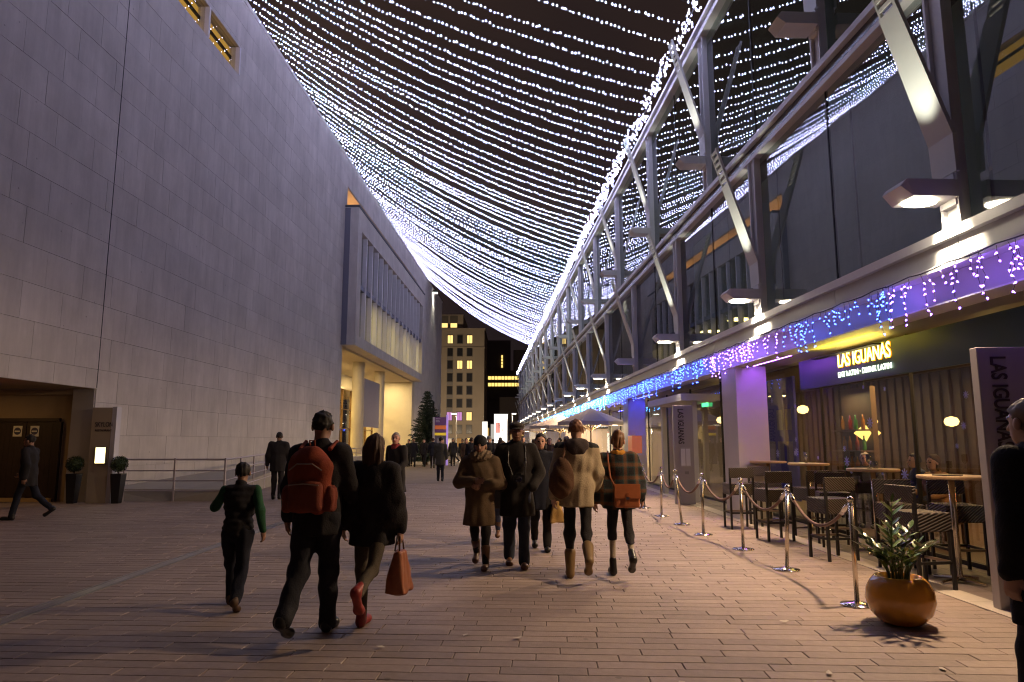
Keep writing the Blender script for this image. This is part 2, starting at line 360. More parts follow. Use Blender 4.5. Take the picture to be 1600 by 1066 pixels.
MB().box(-.3, .25, -.25, .25, .1, .2).box(-.22, .22, -.2, .2, -.06, .1).build('housing', DARKMETAL, fl)
MB().box(-.2, .2, -.18, .18, -.11, -.061).build('lens', glow('flood_lens', (1,1,.9), 60), fl)
light('flood_beam', 'SPOT', (0, 0, -.2), 900, (1, .98, .8), fl, rot=(0, 0, 0), size=.1, spot=70)

# red lit frame at the far left under the overhang
rs = thing('red_sign_box', 'glowing red light box in black frame at the far left edge', 'sign', (-13.05, 16.6, 0), R(20))
MB().box(-.5, .42, -.09, .0, .02, 2.15).box(.42, .62, -.16, .05, 0, 2.02).build('frame', DARKMETAL, rs); MB().box(-.46, .34, -.11, -.091, .9, 2.06).build('lit_panel', glow('red_panel', (1, .06, .015), 1.1, True), rs)

# Skylon totem, topiary
tt = thing('restaurant_totem', 'beige sign totem with lit menu box beside the dark double doors', 'sign', (-10.55, 18.2, 0))
MB().box(-.3, .22, -.1, .1, 0, 2.42).build('panel', mat('totem_beige', (.40,.33,.24), .6), tt, bevel=.01)
MB().box(.222, .34, -.11, .11, 0, 2.44).build('edge_strip', mat('totem_edge', (.6,.58,.62), .4, metal=.3), tt)
o = link('lettering', text_mesh('SKYLON', .17, mat('letter_dark', (.05,.04,.04), .6), sx=.72), tt, (.03, -.106, 1.98)); o.rotation_euler = (R(90), 0, 0)
o = link('lettering', text_mesh('RESTAURANT', .075, mat('letter_dark', (0,0,0)), sx=.95), tt, (.03, -.106, 1.83)); o.rotation_euler = (R(90), 0, 0)
mb = MB().box(-.12, .17, -.155, -.1, .98, 1.42).build('menu_box', mat('menu_frame', (.12,.1,.08), .4), tt)
MB().box(-.10, .15, -.160, -.156, 1.0, 1.40).build('menu_sheet', glow('menu_glow', (1, .80, .36), 3.2, True), mb)
def topiary(loc, label):
    t = thing('topiary_planter', label, 'plant', loc, 0, 'clipped ball shrubs flanking the totem')
    MB().lathe([(.115, 0), (.125, .02), (.19, .70), (.19, .74), (.165, .74), (.16, .66)], 4).build('pot', mat('black_planter', (.012,.012,.014), .35), t, rz=R(45))
    MB().tube([(0,0,.6), (0,0,.9)], .015).build('stem', mat('bark', (.07,.045,.03), .9), t)
    c = MB(); rnd = random.Random(3)
    for k in range(1500):
        d = Vector((rnd.gauss(0,1), rnd.gauss(0,1), rnd.gauss(0,1))).normalized(); r = .2*rnd.uniform(.8, 1.03); p = d*r + Vector((0,0,.98))
        a = d.cross(Vector((rnd.random(), rnd.random(), rnd.random()))).normalized()*.016; b = (d+Vector((rnd.uniform(-.7,.7), rnd.uniform(-.7,.7), rnd.uniform(-.7,.7)))).normalized()*.03
        c.add([p-a, p+b*.5-a*.2, p+b, p+a], [(0,1,2,3)])
    c.lathe([(.01,-.17),(.12,-.12),(.17,0),(.12,.12),(.01,.17)], 12, (0,0,.98))
    c.build('crown', mat('box_leaf', (.035,.06,.022), .6, var=.3, vscale=20), t)
topiary((-11.15, 18.05, 0), 'ball topiary in tall black pot between dark doors and totem')
topiary((-10.02, 18.05, 0), 'ball topiary in tall black pot between totem and railing')

# ramp and railing
RP = [(-9.15, 18.66), (-7.55, 18.66), (-8.55, 25.5), (-9.05, 34), (-9.0, 46)]
RH = [.0, .30, .52, .62, .70]
rm = MB(); back = [(-10.9, 18.95), (-10.9, 18.95), (-10.6, 25.5), (-10.4, 34), (-10.1, 46)]
for i in range(4):
    (a, b), (c, d2) = RP[i], RP[i+1]; z0, z1 = RH[i], RH[i+1]
    rm.add([(a,b,-.02), (c,d2,-.02), (c,d2,z1), (a,b,z0)], [(0,1,2,3)])
    if i: rm.add([(a,b,z0), (c,d2,z1), (back[i+1][0],back[i+1][1],z1), (back[i][0],back[i][1],z0)], [(0,1,2,3)])
rm.add([(-9.15,18.66,.0), (-7.55,18.66,.30), (-10.9,18.95,.3), (-10.9,18.7,.0)], [(0,1,2,3)])
tag(rm.build('ramp', mat('ramp_concrete', (.36,.33,.28), .8, var=.1, vscale=3)), kind='structure')
rl = thing('railing', 'purple-grey steel railing with four bars along the ramp by the stone wall', 'railing')
path = [(-10.2, 18.64)] + [(x, y-.02) for x, y in RP[1:]]
RAILM = mat('rail_paint', (.52,.46,.48), .4, metal=.5)
for z in (.27, .53, .79, 1.08):
    MB().tube([(x, y, z + (0 if i < 2 else RH[i]*.12 if z > 1 else RH[i]*.2)) for i, (x, y) in enumerate(path)], .024 if z > 1 else .017, 8).build('rail', RAILM, rl)
def along(pts, d):
    out = []; acc = 0
    for (a, b), (c, e) in zip(pts, pts[1:]):
        L = math.hypot(c-a, e-b); n = max(1, round(L/d)); out += [(a+(c-a)*i/n, b+(e-b)*i/n) for i in range(n)]
    return out + [pts[-1]]
for x, y in along(path, 1.65): MB().box(x-.02, x+.02, y-.03, y+.03, 0, 1.12).build('post', RAILM, rl)

# ------------------------------------------------------------------ glass pavilion (right)
TR = math.atan(.0395)
pav = thing('glass_pavilion', 'long two-storey glass fronted building with leaning white struts on the right', 'building', (5.14, 0, 0), TR)
SE = 104.5; LP = [7.32+5.4*k for k in range(0, 18)]; UP = [10.0+5.4*k for k in range(-1, 18)]
FASC = mat('fascia_metal', (.60,.58,.60), .42, metal=.25, var=.05, vscale=2)
MB().box(0, .3, 1.0, SE, 3.08, 3.40).build('fascia', FASC, pav)
MB().box(-.18, .3, 1.0, SE, 3.402, 3.46).build('fascia_ledge', ALU, pav)
MB().box(-.06, .3, 1.0, SE, 3.06, 3.078).build('fascia_drip', ALU, pav)
for k in range(37):
    a = 4.62+2.7*k; MB().box(-.015, .3, a+.008, a+2.692, 3.462, 3.745).build('sill_panel', FASC, pav)
MB().box(.02, .3, 1.0, SE, 3.461, 3.74).build('sill_backing', DARKMETAL, pav)
MB().box(-.085, .3, 1.0, SE, 3.748, 3.86).build('sill', ALU, pav)
for a, b, nm in ((6.85, 6.93, 'lower_rail'), (7.17, 7.27, 'upper_rail')): MB().box(-.09, .16, 1, SE, a, b).build('beam_'+nm, ALU, pav)
MB().box(.0, .14, 1, SE, 6.931, 7.169).build('beam_web', mat('beam_glassy', (.16,.17,.19), .2, metal=.3), pav)
MB().box(-.12, .18, 1, SE, 11.02, 11.14).box(-.16, .2, 1, SE, 11.26, 11.34).box(-.04, .1, 1, SE, 11.14, 11.26).build('roof_rail', ALU, pav)
# glazing: two panes to a bay
for k in range(37):
    a = 4.62+2.7*k
    if a > 3 and a+2.7 < SE+.5:
        MB().box(.05, .07, a+.012, a+2.688, 3.865, 6.848).build('lower_pane', GLASS_UP, pav)
        MB().box(.05, .07, a+.012, a+2.688, 7.275, 11.015).build('upper_pane', GLASS_UP, pav)
        MB().box(.04, .085, a-.011, a+.011, 3.862, 11.018).build('pane_joint', DARKMETAL, pav)
for k in range(5):
    a = 4.62+2.7*k; MB().box(.42, .43, a+.03, a+2.67, 3.9, 6.7).build('roller_blind', mat('grey_blind', (.62,.64,.58), .9, var=.04, vscale=2), pav)
def post(s, z0, z1):
    m = MB(); m.box(-.03, .045, s-.15, s+.15, z0, z1).box(-.08, -.031, s-.15, s-.11, z0, z1).box(-.08, -.031, s+.11, s+.15, z0, z1)
    return m.build('post', ALU, pav)
for s in LP: post(s, 3.862, 6.846)
for s in UP: post(s, 7.272, 11.016)
def blade_mesh():
    m = MB(); t = .045
    prof = [(-.11, .0, .20), (-.12, .42, .205), (-.60, 1.95, .165)]
    for (x0, z0, w0), (x1, z1, w1) in zip(prof, prof[1:]):
        d = Vector((x1-x0, 0, z1-z0)).normalized(); nn = Vector((d.z, 0, -d.x))*t
        A = Vector((x0,0,z0)); B = Vector((x1,0,z1)); vs = []
        for P, w in ((A, w0), (B, w1)):
            for q, sg in ((P, -1), (P, 1), (P+nn, 1), (P+nn, -1)): vs.append(q + Vector((0, sg*w, 0)))
        m.add(vs, [(0,1,5,4), (1,2,6,5), (2,3,7,6), (3,0,4,7), (3,2,1,0), (4,5,6,7)])
    A = Vector((-.60,0,1.95)); B = Vector((-.80,0,2.62)); d = (B-A).normalized(); nn = Vector((d.z,0,-d.x))*t
    M = Matrix((( nn.x/t, 0, d.x, A.x), (0, 1, 0, 0), (nn.z/t, 0, d.z, A.z), (0,0,0,1))); L = (B-A).length
    m.box(0, t, -.165, -.12, 0, L, M=M).box(0, t, .12, .15, 0, L, M=M)
    for k in range(6): m.box(.004, t-.004, -.12, .12, .06+k*.115, .06+k*.115+.045, M=M)
    return m.mesh('strut', WHITEMETAL)
BL = blade_mesh()
for s in LP: link('strut', BL, pav, (0, s, 4.42))
for s in UP:
    o = link('strut', BL, pav, (0, s, 8.12)); o.scale = (1, .95, 1.06)
# interior of the upper floors
DIM = mat('dim_interior', (.34,.36,.32), .9, var=.2, vscale=.5, stretch=(1,3,.5))
MB().box(.3, 7, 1, SE, 3.5, 3.84).box(.2, 7, 1, SE, 6.94, 7.16).build('floor_slab', mat('slab_grey', (.2,.2,.2), .9), pav)
MB().box(5.0, 5.2, 1, SE, 3.84, 11.2).build('inner_wall', DIM, pav); MB().box(.2, 7, 1, SE, 11.03, 11.25).build('roof', mat('roof_grey', (.12,.12,.13), .9), pav)
MB().box(-.02, 7, SE, SE+.2, 3.1, 11.2).build('end_wall', ALU, pav)
for s in (16, 27, 38, 49, 60, 71, 82): light('upper_room_lamp', 'AREA', (2.6, s, 10.9), 90 if s < 30 else 200, (.95, 1, .72), pav, size=1.2)
# ground floor: soffit, glazing, piers
MB().box(.005, 1.6, 1, SE, 3.10, 3.2).build('soffit', mat('soffit_metal', (.38,.36,.34), .45, metal=.2), pav)
GX = 1.0; PIER = mat('pier_concrete', (.56,.54,.56), .65, var=.05, vscale=2)
PS = [14.2+10.8*k for k in range(8)]
for s in PS: MB().box(-.02, .62, s, s+.85, -.02, 3.075).build('pier', PIER, pav, bevel=.01)
SNOW = mat('snow_decal', (.35,.38,.85), .5)
def snowflake(r):
    m = MB()
    for k in range(8):
        M = Matrix.Rotation(k*math.pi/4, 4, 'X'); m.box(-.001, .001, -.13*r, .13*r, .1*r, r, M=M)
    m.box(-.0012, .0012, -.25*r, .25*r, -.25*r, .25*r); return m
panes = []
for k in range(-2, 34):
    a = 10.0+2.7*k
    if any(s-.3 < a+1.35 < s-.3 for s in PS): continue
    p = MB().box(GX, GX+.015, a+.01, a+2.69, .06, 3.09).build('shop_pane', GLASS_LOW, pav); panes.append((a, p))
    MB().box(GX-.02, GX+.04, a-.012, a+.012, .0, 3.095).build('shop_mullion', DARKMETAL, pav)
rn = random.Random(11)
for a, p in panes[:4]:
    for k in range(8): snowflake(rn.choice((.035,.05,.06,.085))).build('snowflake_decal', SNOW, p, loc=(GX-.004, a+rn.uniform(.15, 2.5), rn.uniform(1.05, 2.45)))
MB().box(GX-.03, GX+.05, 4, SE, 0, .058).build('shop_sill', DARKMETAL, pav)
# restaurant interior
WOOD = mat('brown_slat', (.062,.028,.016), .6, var=.35, vscale=3, stretch=(1,1,.3))
MB().box(GX, 8, 4, SE, -.01, .02).build('shop_floor', mat('shop_floor_wood', (.12,.075,.045), .4), pav)
m = MB()
for k in range(120): m.box(4.9+(k % 2)*.05, 5.0+(k % 2)*.05, 4+k*.17, 4.155+k*.17, 0, 3.09, 0, random.random())
tag(m.build('slatted_wall', WOOD, pav), kind='stuff')
MB().box(GX+.1, 4.9, 26.2, 26.4, 0, 3.09).build('party_wall', mat('shop_wall', (.5,.42,.34), .8), pav)
MB().box(4.6, 4.7, 25.4, SE, 0, 3.09).build('cafe_wall', mat('shop_wall', (1,1,1)), pav)
MB().box(1.5, 1.55, 14.95, 16.6, .3, 2.95).build('blue_lit_panel', mat('blue_light_tint', (.05,.045,.42), .5), pav)  # blue lighting on this panel is put into its base colour
for k in range(5): MB().box(1.49, 1.497, 15.1+(k%3)*.45, 15.4+(k%3)*.45, 1.1+(k//3)*.7, 1.55+(k//3)*.7).build('print', mat('poster_grey', (.3,.28,.34), .6), pav)
MB().box(2.2, 2.3, 13.2, 14.3, 0, 2.6).build('bar_shelf', mat('shelf_dark', (.1,.06,.04), .6), pav)
for s, c in ((8.5, (1,.55,.2)), (12.5, (1,.6,.22)), (17.5, (1,.72,.35)), (21.5, (1,.7,.35))): light('ceiling_lamp', 'AREA', (2.7, s, 3.05), 105, c, pav, size=.8)
light('bar_lamp', 'POINT', (4.4, 10.2, 1.9), 40, (1,.22,.08), pav, size=.15)
for s in range(28, 100, 7): light('cafe_lamp', 'AREA', (2.0, s, 3.05), 320, (1,.74,.42), pav, size=1.2)
for k in range(14):
    x_, s_ = 1.7+(k % 3)*.9, 6.5+k*1.35; MB().lathe([(.001,-.012), (.07,-.012), (.07,0), (.001,0)], 12).build('added_downlight', glow('added_downlight_glow', (1,.72,.34), 9, True), pav, loc=(x_, s_, 3.085))  # glowing discs added under the ceiling for a warmer room
MB().box(GX+.3, 4.9, 4, 26, 3.09, 3.2).build('restaurant_ceiling', mat('ceiling_brown', (.12,.075,.05), .7), pav)
# entrance portal between the first two piers
MB().box(.3, .42, 18.3, 18.5, 0, 2.6).box(.3, .42, 21.4, 21.6, 0, 2.6).box(-.05, .98, 18.1, 21.8, 2.6, 2.78).build('entrance_portal', PIER, pav)
ex = MB().box(.93, .96, 19.0, 19.5, 2.5, 2.65).build('exit_sign', glow('exit_green', (.1,1,.3), 2.2), pav)
MB().box(-.04, .3, 25.0-.7, 24.98, 1.15, 1.75).build('menu_board', mat('menu_red', (.45,.12,.06), .5, emit=(1,.25,.1), estr=.25), pav)
# neon restaurant sign behind the glass
sg = thing('neon_sign', 'glowing yellow LAS IGUANAS sign on dark teal board over the restaurant window', 'sign', (5.14, 0, 0), TR)
MB().box(.90, .94, 7.4, 13.3, 2.52, 3.06).build('board', mat('teal_board', (.02,.06,.065), .4), sg)
def neon(txt, size, s, z, mt, sx, x=.885, bold=0.):
    o = link('lettering', text_mesh(txt, size, mt, sx=sx, bold=bold), sg, (x, s, z)); o.rotation_euler = Euler((R(90), 0, R(-90)), 'XYZ'); return o
neon('LAS IGUANAS', .335, 11.02, 2.90, glow('neon_orange', (1,.33,.01), 2.6, True), .76, .893, .012)
neon('LAS IGUANAS', .335, 11.02, 2.90, glow('neon_yellow', (1,.78,.16), 9, True), .76, .884, .0)
tag(neon('EAT LATIN \u00b7 DRINK LATIN', .125, 11.02, 2.665, glow('neon_white', (.9,1,.75), 4, True), 1.08, .884, .0), kind='stuff')
MB().box(.42, .56, 9.9, 11.8, 2.93, 2.95).build('added_trough', DARKMETAL, sg); light('added_soffit_light', 'AREA', (.49, 10.85, 2.965), 16, (1,.78,.05), sg, rot=(R(180),0,0), size=.1, sizey=1.7)  # housing and uplight added to give the soffit its yellow spill

# ------------------------------------------------------------------ facade lamps
LAMPW = (1, .68, .40)
def lamp_box(lit):
    m = MB()
    m.add([(-.72,-.17,.03), (-.72,.17,.03), (-.6,.2,-.085), (-.6,-.2,-.085), (-.66,-.2,.10), (-.66,.2,.10), (-.1,-.2,.10), (-.1,.2,.10), (-.1,-.2,-.085), (-.1,.2,-.085)],
          [(0,3,2,1), (0,1,5,4), (4,5,7,6), (3,8,9,2), (0,4,6,8,3), (1,2,9,7,5), (6,7,9,8)])
    return m.mesh('lamp_housing', WHITEMETAL)
LB = lamp_box(1)
LENS = MB().lathe([(.001,-.02), (.5,-.02), (.5,0), (.001,0)], 20, sx=.36, sy=.26).mesh('lens', glow('lamp_lens', (1,.86,.6), 28))
UNLIT = {3, 7}
cosr, sinr = math.cos(TR), math.sin(TR)
def pw_(x, s, z): return (5.14 + x*cosr - s*sinr, x*sinr + s*cosr, z)
for k, s in enumerate(LP):
    lit = k not in UNLIT
    t = thing('facade_lamp', ('unlit' if not lit else 'lit')+' box lamp on the lower glass storey, '+ordw(k+1)+' from the right edge', 'lamp', pw_(0, s, 4.22), TR, 'lamps along the lower glass storey')
    link('lamp_housing', LB, t); MB().box(-.1, -.03, -.13, .13, -.15, .2).build('bracket', ALU, t)
    if lit:
        link('lens', LENS, t, (-.42, 0, -.088))
        if k < 14:
            far = k > 5
            light('lamp_down', 'SPOT', (-.42, 0, -.14), 1250 if k < 6 else 1100, LAMPW, t, rot=(0, R(43), 0), size=.12, spot=124, blend=.65)
            if k < 12: light('lamp_wash', 'SPOT', (-.40, 0, -.13), 800 if k < 3 else 420, (1,.86,.60), t, rot=(0, R(-44), 0), size=.06, spot=74, blend=.9)
            light('strut_light', 'SPOT', (-.64, .0, .14), 135, (1,1,.80), t, rot=(R(180), R(11), 0), size=.04, spot=44, blend=.9)
for k, s in enumerate(UP):
    t = thing('facade_box', 'unlit white box fixture on the upper glass storey, '+ordw(k+1)+' from the right edge', 'lamp', pw_(0, s, 7.92), TR, 'box fixtures along the upper glass storey')
    link('lamp_housing', LB, t); MB().box(-.1, -.03, -.13, .13, -.15, .2).build('bracket', ALU, t)
    if k < 14: light('strut_light', 'SPOT', (-.64, 0, .14), 110, (1,1,.85), t, rot=(R(180), R(11), 0), size=.04, spot=44, blend=.9)  # spot added at the unlit box to brighten the upper strut

# ------------------------------------------------------------------ light strings
BULB = glow('bulb_white', (.62, .62, 1.), 33, True)
CABLE = mat('dark_cable', (.02,.02,.025), .6)
rb = random.Random(5)
def bulb(m, p, r, d=Vector((0,0,1))):
    # teardrop lamp on a short stem
    h = r*2.3; a = d.orthogonal().normalized(); b = d.cross(a).normalized(); p = Vector(p)
    q = [p + a*r, p - a*r*.5 + b*r*.87, p - a*r*.5 - b*r*.87]
    m.add(q + [p+d*h, p-d*r*.6], [(0,1,3), (1,2,3), (2,0,3), (1,0,4), (2,1,4), (0,2,4)])
n = 0
yy = 6.5
while yy < 75.2:
    n += 1
    xl, xr = -11.45+.03*yy, 5.14-.0395*yy-.1
    zl, zr = 19.12, 11.75; sag = rb.uniform(.66, .92); wob = rb.uniform(-.09, .09)
    def pt(t): return Vector((xl+(xr-xl)*t, yy + wob*math.sin(3.1*t) + .05*math.sin(11*t+n), zl+(zr-zl)*t - 4*sag*t*(1-t) - .05*math.sin(7*t+n)))
    t = thing('light_string', 'string of white lamps across the street, '+ordw(n)+' from the front of the light canopy', 'light string', pt(0), 0, 'white light strings of the street canopy')
    o0 = pt(0)
    MB().tube([pt(i/24)-o0 for i in range(25)], .006, 4).build('cable', CABLE, t)
    m = MB(); L = math.hypot(xr-xl, zl-zr)*1.01; nb = int(L/(.13 if yy < 38 else .165))
    for i in range(nb):
        q = pt((i+rb.uniform(.25,.75))/nb)-o0 + Vector((rb.uniform(-.01,.01), rb.uniform(-.02,.02), rb.uniform(.0,.05)))
        bulb(m, q, .0215*rb.uniform(.75,1.15), Vector((rb.uniform(-.2,.2), rb.uniform(-.2,.2), 1)).normalized())
    tag(m.build('bulbs', BULB, t), kind='stuff')
    yy += .80+rb.uniform(-.07,.07)
# lamps wound along the roof rail
t = thing('roof_light_garland', 'thick garland of white lamps wound along the roof rail of the glass building', 'light string', (5.14,0,0), TR)
MB().tube([(-.28+.05*math.sin(s*1.3), s, 11.62+.05*math.sin(s*2.1)) for s in range(6, 104, 2)], .012, 5).build('cable', CABLE, t)
m = MB(); s = 8.
while s < 103.5:
    for q in range(3): bulb(m, (-.28+rb.uniform(-.13,.13), s+rb.uniform(-.05,.05), 11.60+rb.uniform(-.2,.17)), .0225, Vector((rb.uniform(-.5,.5), rb.uniform(-.5,.5), 1)).normalized())
    s += .13 if s < 60 else .2
tag(m.build('bulbs', BULB, t), kind='stuff')
# icicle lights along the fascia
IC = {'blue': glow('bulb_blue', (.05,.12,1.), 15, True), 'violet': glow('bulb_violet', (.30,.13,1.), 21, True), 'cyan': glow('bulb_cyan', (.07,.33,1.), 22, True)}
def icicle(a, b, c, label, dens):
    t = thing('icicle_lights', label, 'light string', (5.14,0,0), TR, 'icicle lights hung along the fascia')
    MB().tube([(-.215, a+(b-a)*i/12, 3.43+.012*math.sin(i*2.)) for i in range(13)], .008, 5).build('cable', CABLE, t)
    m = MB(); wv = MB(); s = a
    while s < b:
        dp = rb.choice((.08,.14,.2,.26,.3,.46)); x = -.215+rb.uniform(-.05,.05); z = 3.42; y = s; pts = [(x,y,z)]
        while z > 3.42-dp:
            z -= rb.uniform(.04,.12); y += rb.uniform(-.055,.055); x += rb.uniform(-.015,.015); pts.append((x,y,z)); bulb(m, (x,y,z), .013 if a < 14 else .015 if a < 28 else .021, Vector((rb.uniform(-1,1), rb.uniform(-1,1), -.6)).normalized())
        wv.tube(pts, .003, 3)
        s += dens*rb.choice((.15,.4,.8,1.3,2.4))
    tag(m.build('bulbs', IC[c], t), kind='stuff'); tag(wv.build('wires', CABLE, t), kind='stuff')
segs = [(5.6, 8.4, 'violet'), (8.4, 11.6, 'blue'), (11.6, 13.9, 'violet'), (13.9, 15.6, 'violet'), (15.6, 21, 'blue'), (21, 28, 'blue'), (28, 38, 'cyan'), (38, 52, 'cyan'), (52, 75, 'cyan'), (75, 102, 'blue')]
for a, b, c, lb in ((12.3, 14.1, 'violet', 'violet light tape under the soffit before the near pier'), (22.6, 24.9, 'blue', 'blue light tape under the soffit before the second pier'), (33.5, 35.6, 'blue', 'blue light tape under the soffit before the third pier')):
    t = thing('light_tape', lb, 'light', (5.14,0,0), TR, 'light tapes under the soffit'); MB().box(.22,.34,a,b,3.072,3.098).build('channel', ALU, t); MB().box(.24,.32,a+.02,b-.02,3.062,3.071).build('led_strip', glow('tape_'+c, {'violet':(.40,.10,1.),'blue':(.05,.06,1.)}[c], 110, True), t)
for i, (a, b, c) in enumerate(segs):
    icicle(a, b, c, {'blue':'deep blue','violet':'violet','cyan':'pale cyan'}[c]+' icicle lights on the fascia, '+ordw(i+1)+' length from the right edge', .095 if a < 15 else .085 if a < 28 else .12 if a < 52 else .22)

# ------------------------------------------------------------------ far buildings
def far_block():
    b = thing('apartment_block', 'tall beige apartment block with three columns of windows at the street end', 'building', (-19.0, 160, 0))
    BM = mat('block_brick', (.26,.22,.18), .85, var=.12, vscale=.3)
    MB().box(-9, 12.6, 0, 18, 0, 27.2).build('wall', BM, b); MB().box(-9, 7.6, .8, 17, 27.2, 31).build('upper_storey', BM, b)
    MB().box(-9.2, 12.8, -.3, 18.2, 27.2, 27.6).build('cornice', BM, b); MB().box(-9.1, 12.75, -.16, 0, 22.9, 23.2).build('string_course', BM, b)
    fr = mat('window_frame_dark', (.1,.09,.08), .7)
    lit = {(0,0):'y', (0,2):'y', (2,1):'y', (2,2):'y', (6,0):'p', (6,1):'p', (6,2):'y', (8,2):'y', (8,1):'o', (3,9):'y'}
    cols = {'y': glow('lit_window', (1,.68,.22), 1.5), 'p': glow('lit_window_pink', (.8,.35,.75), .8), 'o': glow('lit_window_dim', (1,.5,.15), .35), '': mat('dark_window', (.02,.02,.025), .25)}
    for r in range(9):
        for c in range(3):
            x = 4.7+c*2.25; z = 25.0-r*2.96
            w_ = MB().box(x-.72, x+.72, -.12, -.02, z-1.05, z+1.05).build('window', fr, b)
            MB().box(x-.58, x+.58, -.16, -.121, z-.92, z+.92).build('pane', cols[lit.get((r,c),'')], w_)
            if (r, c) in lit: MB().box(x-.03, x+.03, -.2, -.162, z-.92, z+.92).build('glazing_bar', fr, w_)
            if c == 0 and 0 < r < 6: MB().box(x-.7, x+.7, -.06, 0, z-1.75, z-1.1).build('spandrel', mat('spandrel_grey', (.16,.15,.15), .8), b)
    for x, k in ((3.2,'y'), (5.4,'')):
        w_ = MB().box(x-.9, x+.9, .68, .78, 27.8, 30.6).build('window', fr, b); MB().box(x-.75, x+.75, .62, .679, 27.9, 28.9).build('pane', cols['y'], w_)
far_block()
for i, (x, y) in enumerate(((-17, 132), (-9, 134))):  # two lamps added behind the crowd to brighten the apartment block
    t = thing('added_floodlight', ('left','right')[i]+' added low floodlight brightening the beige apartment block', 'floodlight', (x, y, 0), 0, 'floodlights added before the apartment block')
    MB().box(-.3,.3,-.15,.15,.25,.6).build('housing', DARKMETAL, t); MB().box(-.25,.25,.15,.17,.29,.56).build('lens', glow('flood_lens', (1,1,.9), 60), t); MB().box(-.05,.05,-.05,.05,0,.25).build('stem', DARKMETAL, t)
    light('added_wash', 'SPOT', (0,.25,.5), 11000, (1,.74,.46), t, rot=(R(112),0,0), size=.2, spot=110, blend=.9)
ob = thing('office_block', 'dark office block with two long rows of lit windows at the street end', 'building', (-8, 230, 0))
DK = mat('office_dark', (.11,.09,.09), .8)
MB().box(-2.0, 22, 0, 30, 0, 24.8).build('wall', DK, ob); MB().box(-1, 7.5, 4, 20, 24.8, 35.5).build('tower', DK, ob); MB().box(8.5, 22, 2, 20, 24.8, 32).build('roof_storey', DK, ob)
OY = glow('office_light', (1,.70,.18), 1.5)
for r in range(2):
    for c in range(12): MB().box(.1+c*1.1, 1.02+c*1.1, -.1, 0, 19.6+r*2.2, 20.7+r*2.2).build('window', OY, ob)
for r in range(11): MB().box(-1.3, -.8, -.1, 0, 5.5+r*1.7+(r % 3)*.2, 6.5+r*1.7).build('window', OY, ob)
for r in range(4): MB().box(4.4, 4.9, 3.8, 3.95, 26.2+r*1.1, 27.1+r*1.1).build('window', OY, ob)
bk = thing('low_building', 'low dark building behind the crowd at the street end', 'building', (2, 190, 0))
MB().box(-14, 60, 0, 20, 0, 13).build('wall', DK, bk); MB().box(-14.3, 60.3, -.3, 20.3, 13, 13.5).build('parapet', DK, bk)
for c in range(6): MB().box(-12+c*2.4, -10.6+c*2.4, -.1, 0, 2+c % 2, 4.2+c % 2).build('window', glow('low_window', (1,.6,.2), .5), bk)
# lit banner columns near the street end
for i, (x, y, w_, z0, z1, lb) in enumerate(((-1.0, 62, 1.15, .35, 3.95, 'wide glowing white banner column behind the crowd'), (-2.55, 66, .5, .3, 3.4, 'slim glowing banner column left of the wide one'), (-1.95, 72, .45, .3, 3.3, 'thin dim banner column between the two glowing ones'))):
    t = thing('banner_column', lb, 'banner', (x, y, 0), 0, 'lit banners at the street end')
    MB().box(-w_/2-.05, w_/2+.05, -.08, .08, 0, z0).box(-w_/2-.05, w_/2+.05, -.06, .06, z1, z1+.08).build('frame', DARKMETAL, t)
    MB().box(-w_/2, w_/2, -.06, .06, z0, z1).build('banner', glow('banner_white%d' % i, (1,.93,.80), (2.0, 1.5, .5)[i], i < 2), t)
    if i == 0:
        for k, (a, b) in enumerate((((-.45, 3.6), (-.1, 2.7)), ((-.1, 3.0), (.35, 1.8)), ((.4, 3.5), (.05, 2.3)), ((-.3, 2.2), (.2, 1.2)))):
            MB().tube([(a[0],-.066,a[1]), ((a[0]+b[0])/2+.08,-.066,(a[1]+b[1])/2), (b[0],-.066,b[1])], .018, 4).build('branch_print', mat('print_grey', (.25,.2,.2), .7), t)
        MB().box(-.45, -.05, -.064, -.061, 2.3, 3.2).build('rose_print', mat('print_rose', (.6,.25,.22), .7, emit=(1,.4,.35), estr=.7), t)
def street_lamp(loc, h, label, a):
    t = thing('street_lamp', label, 'lamp', loc, a, 'street lamps at the street end')
    MB().tube([(0,0,0), (0,0,.5), (0,0,h)], [.09,.06,.045], 8).build('pole', mat('lamp_pole', (.5,.46,.4), .5, metal=.3), t)
    MB().box(-.5, .1, -.12, .12, h, h+.1).build('head', WHITEMETAL, t); MB().box(-.46, .0, -.1, .1, h-.03, h-.001).build('lens', glow('street_lens', (1,.93,.75), 14), t)
    light('lamp_glow', 'SPOT', (-.25, 0, h-.08), 420, (1,.9,.7), t, size=.1, spot=150)
street_lamp((-4.75, 60, 0), 3.9, 'slim street lamp in front of the beige apartment block', 0)
street_lamp((.0, 78, 0), 4.6, 'far street lamp left of the glass building end', R(180))
street_lamp((-.6, 96, 0), 5.2, 'farthest street lamp beside the end of the glass building', 0)

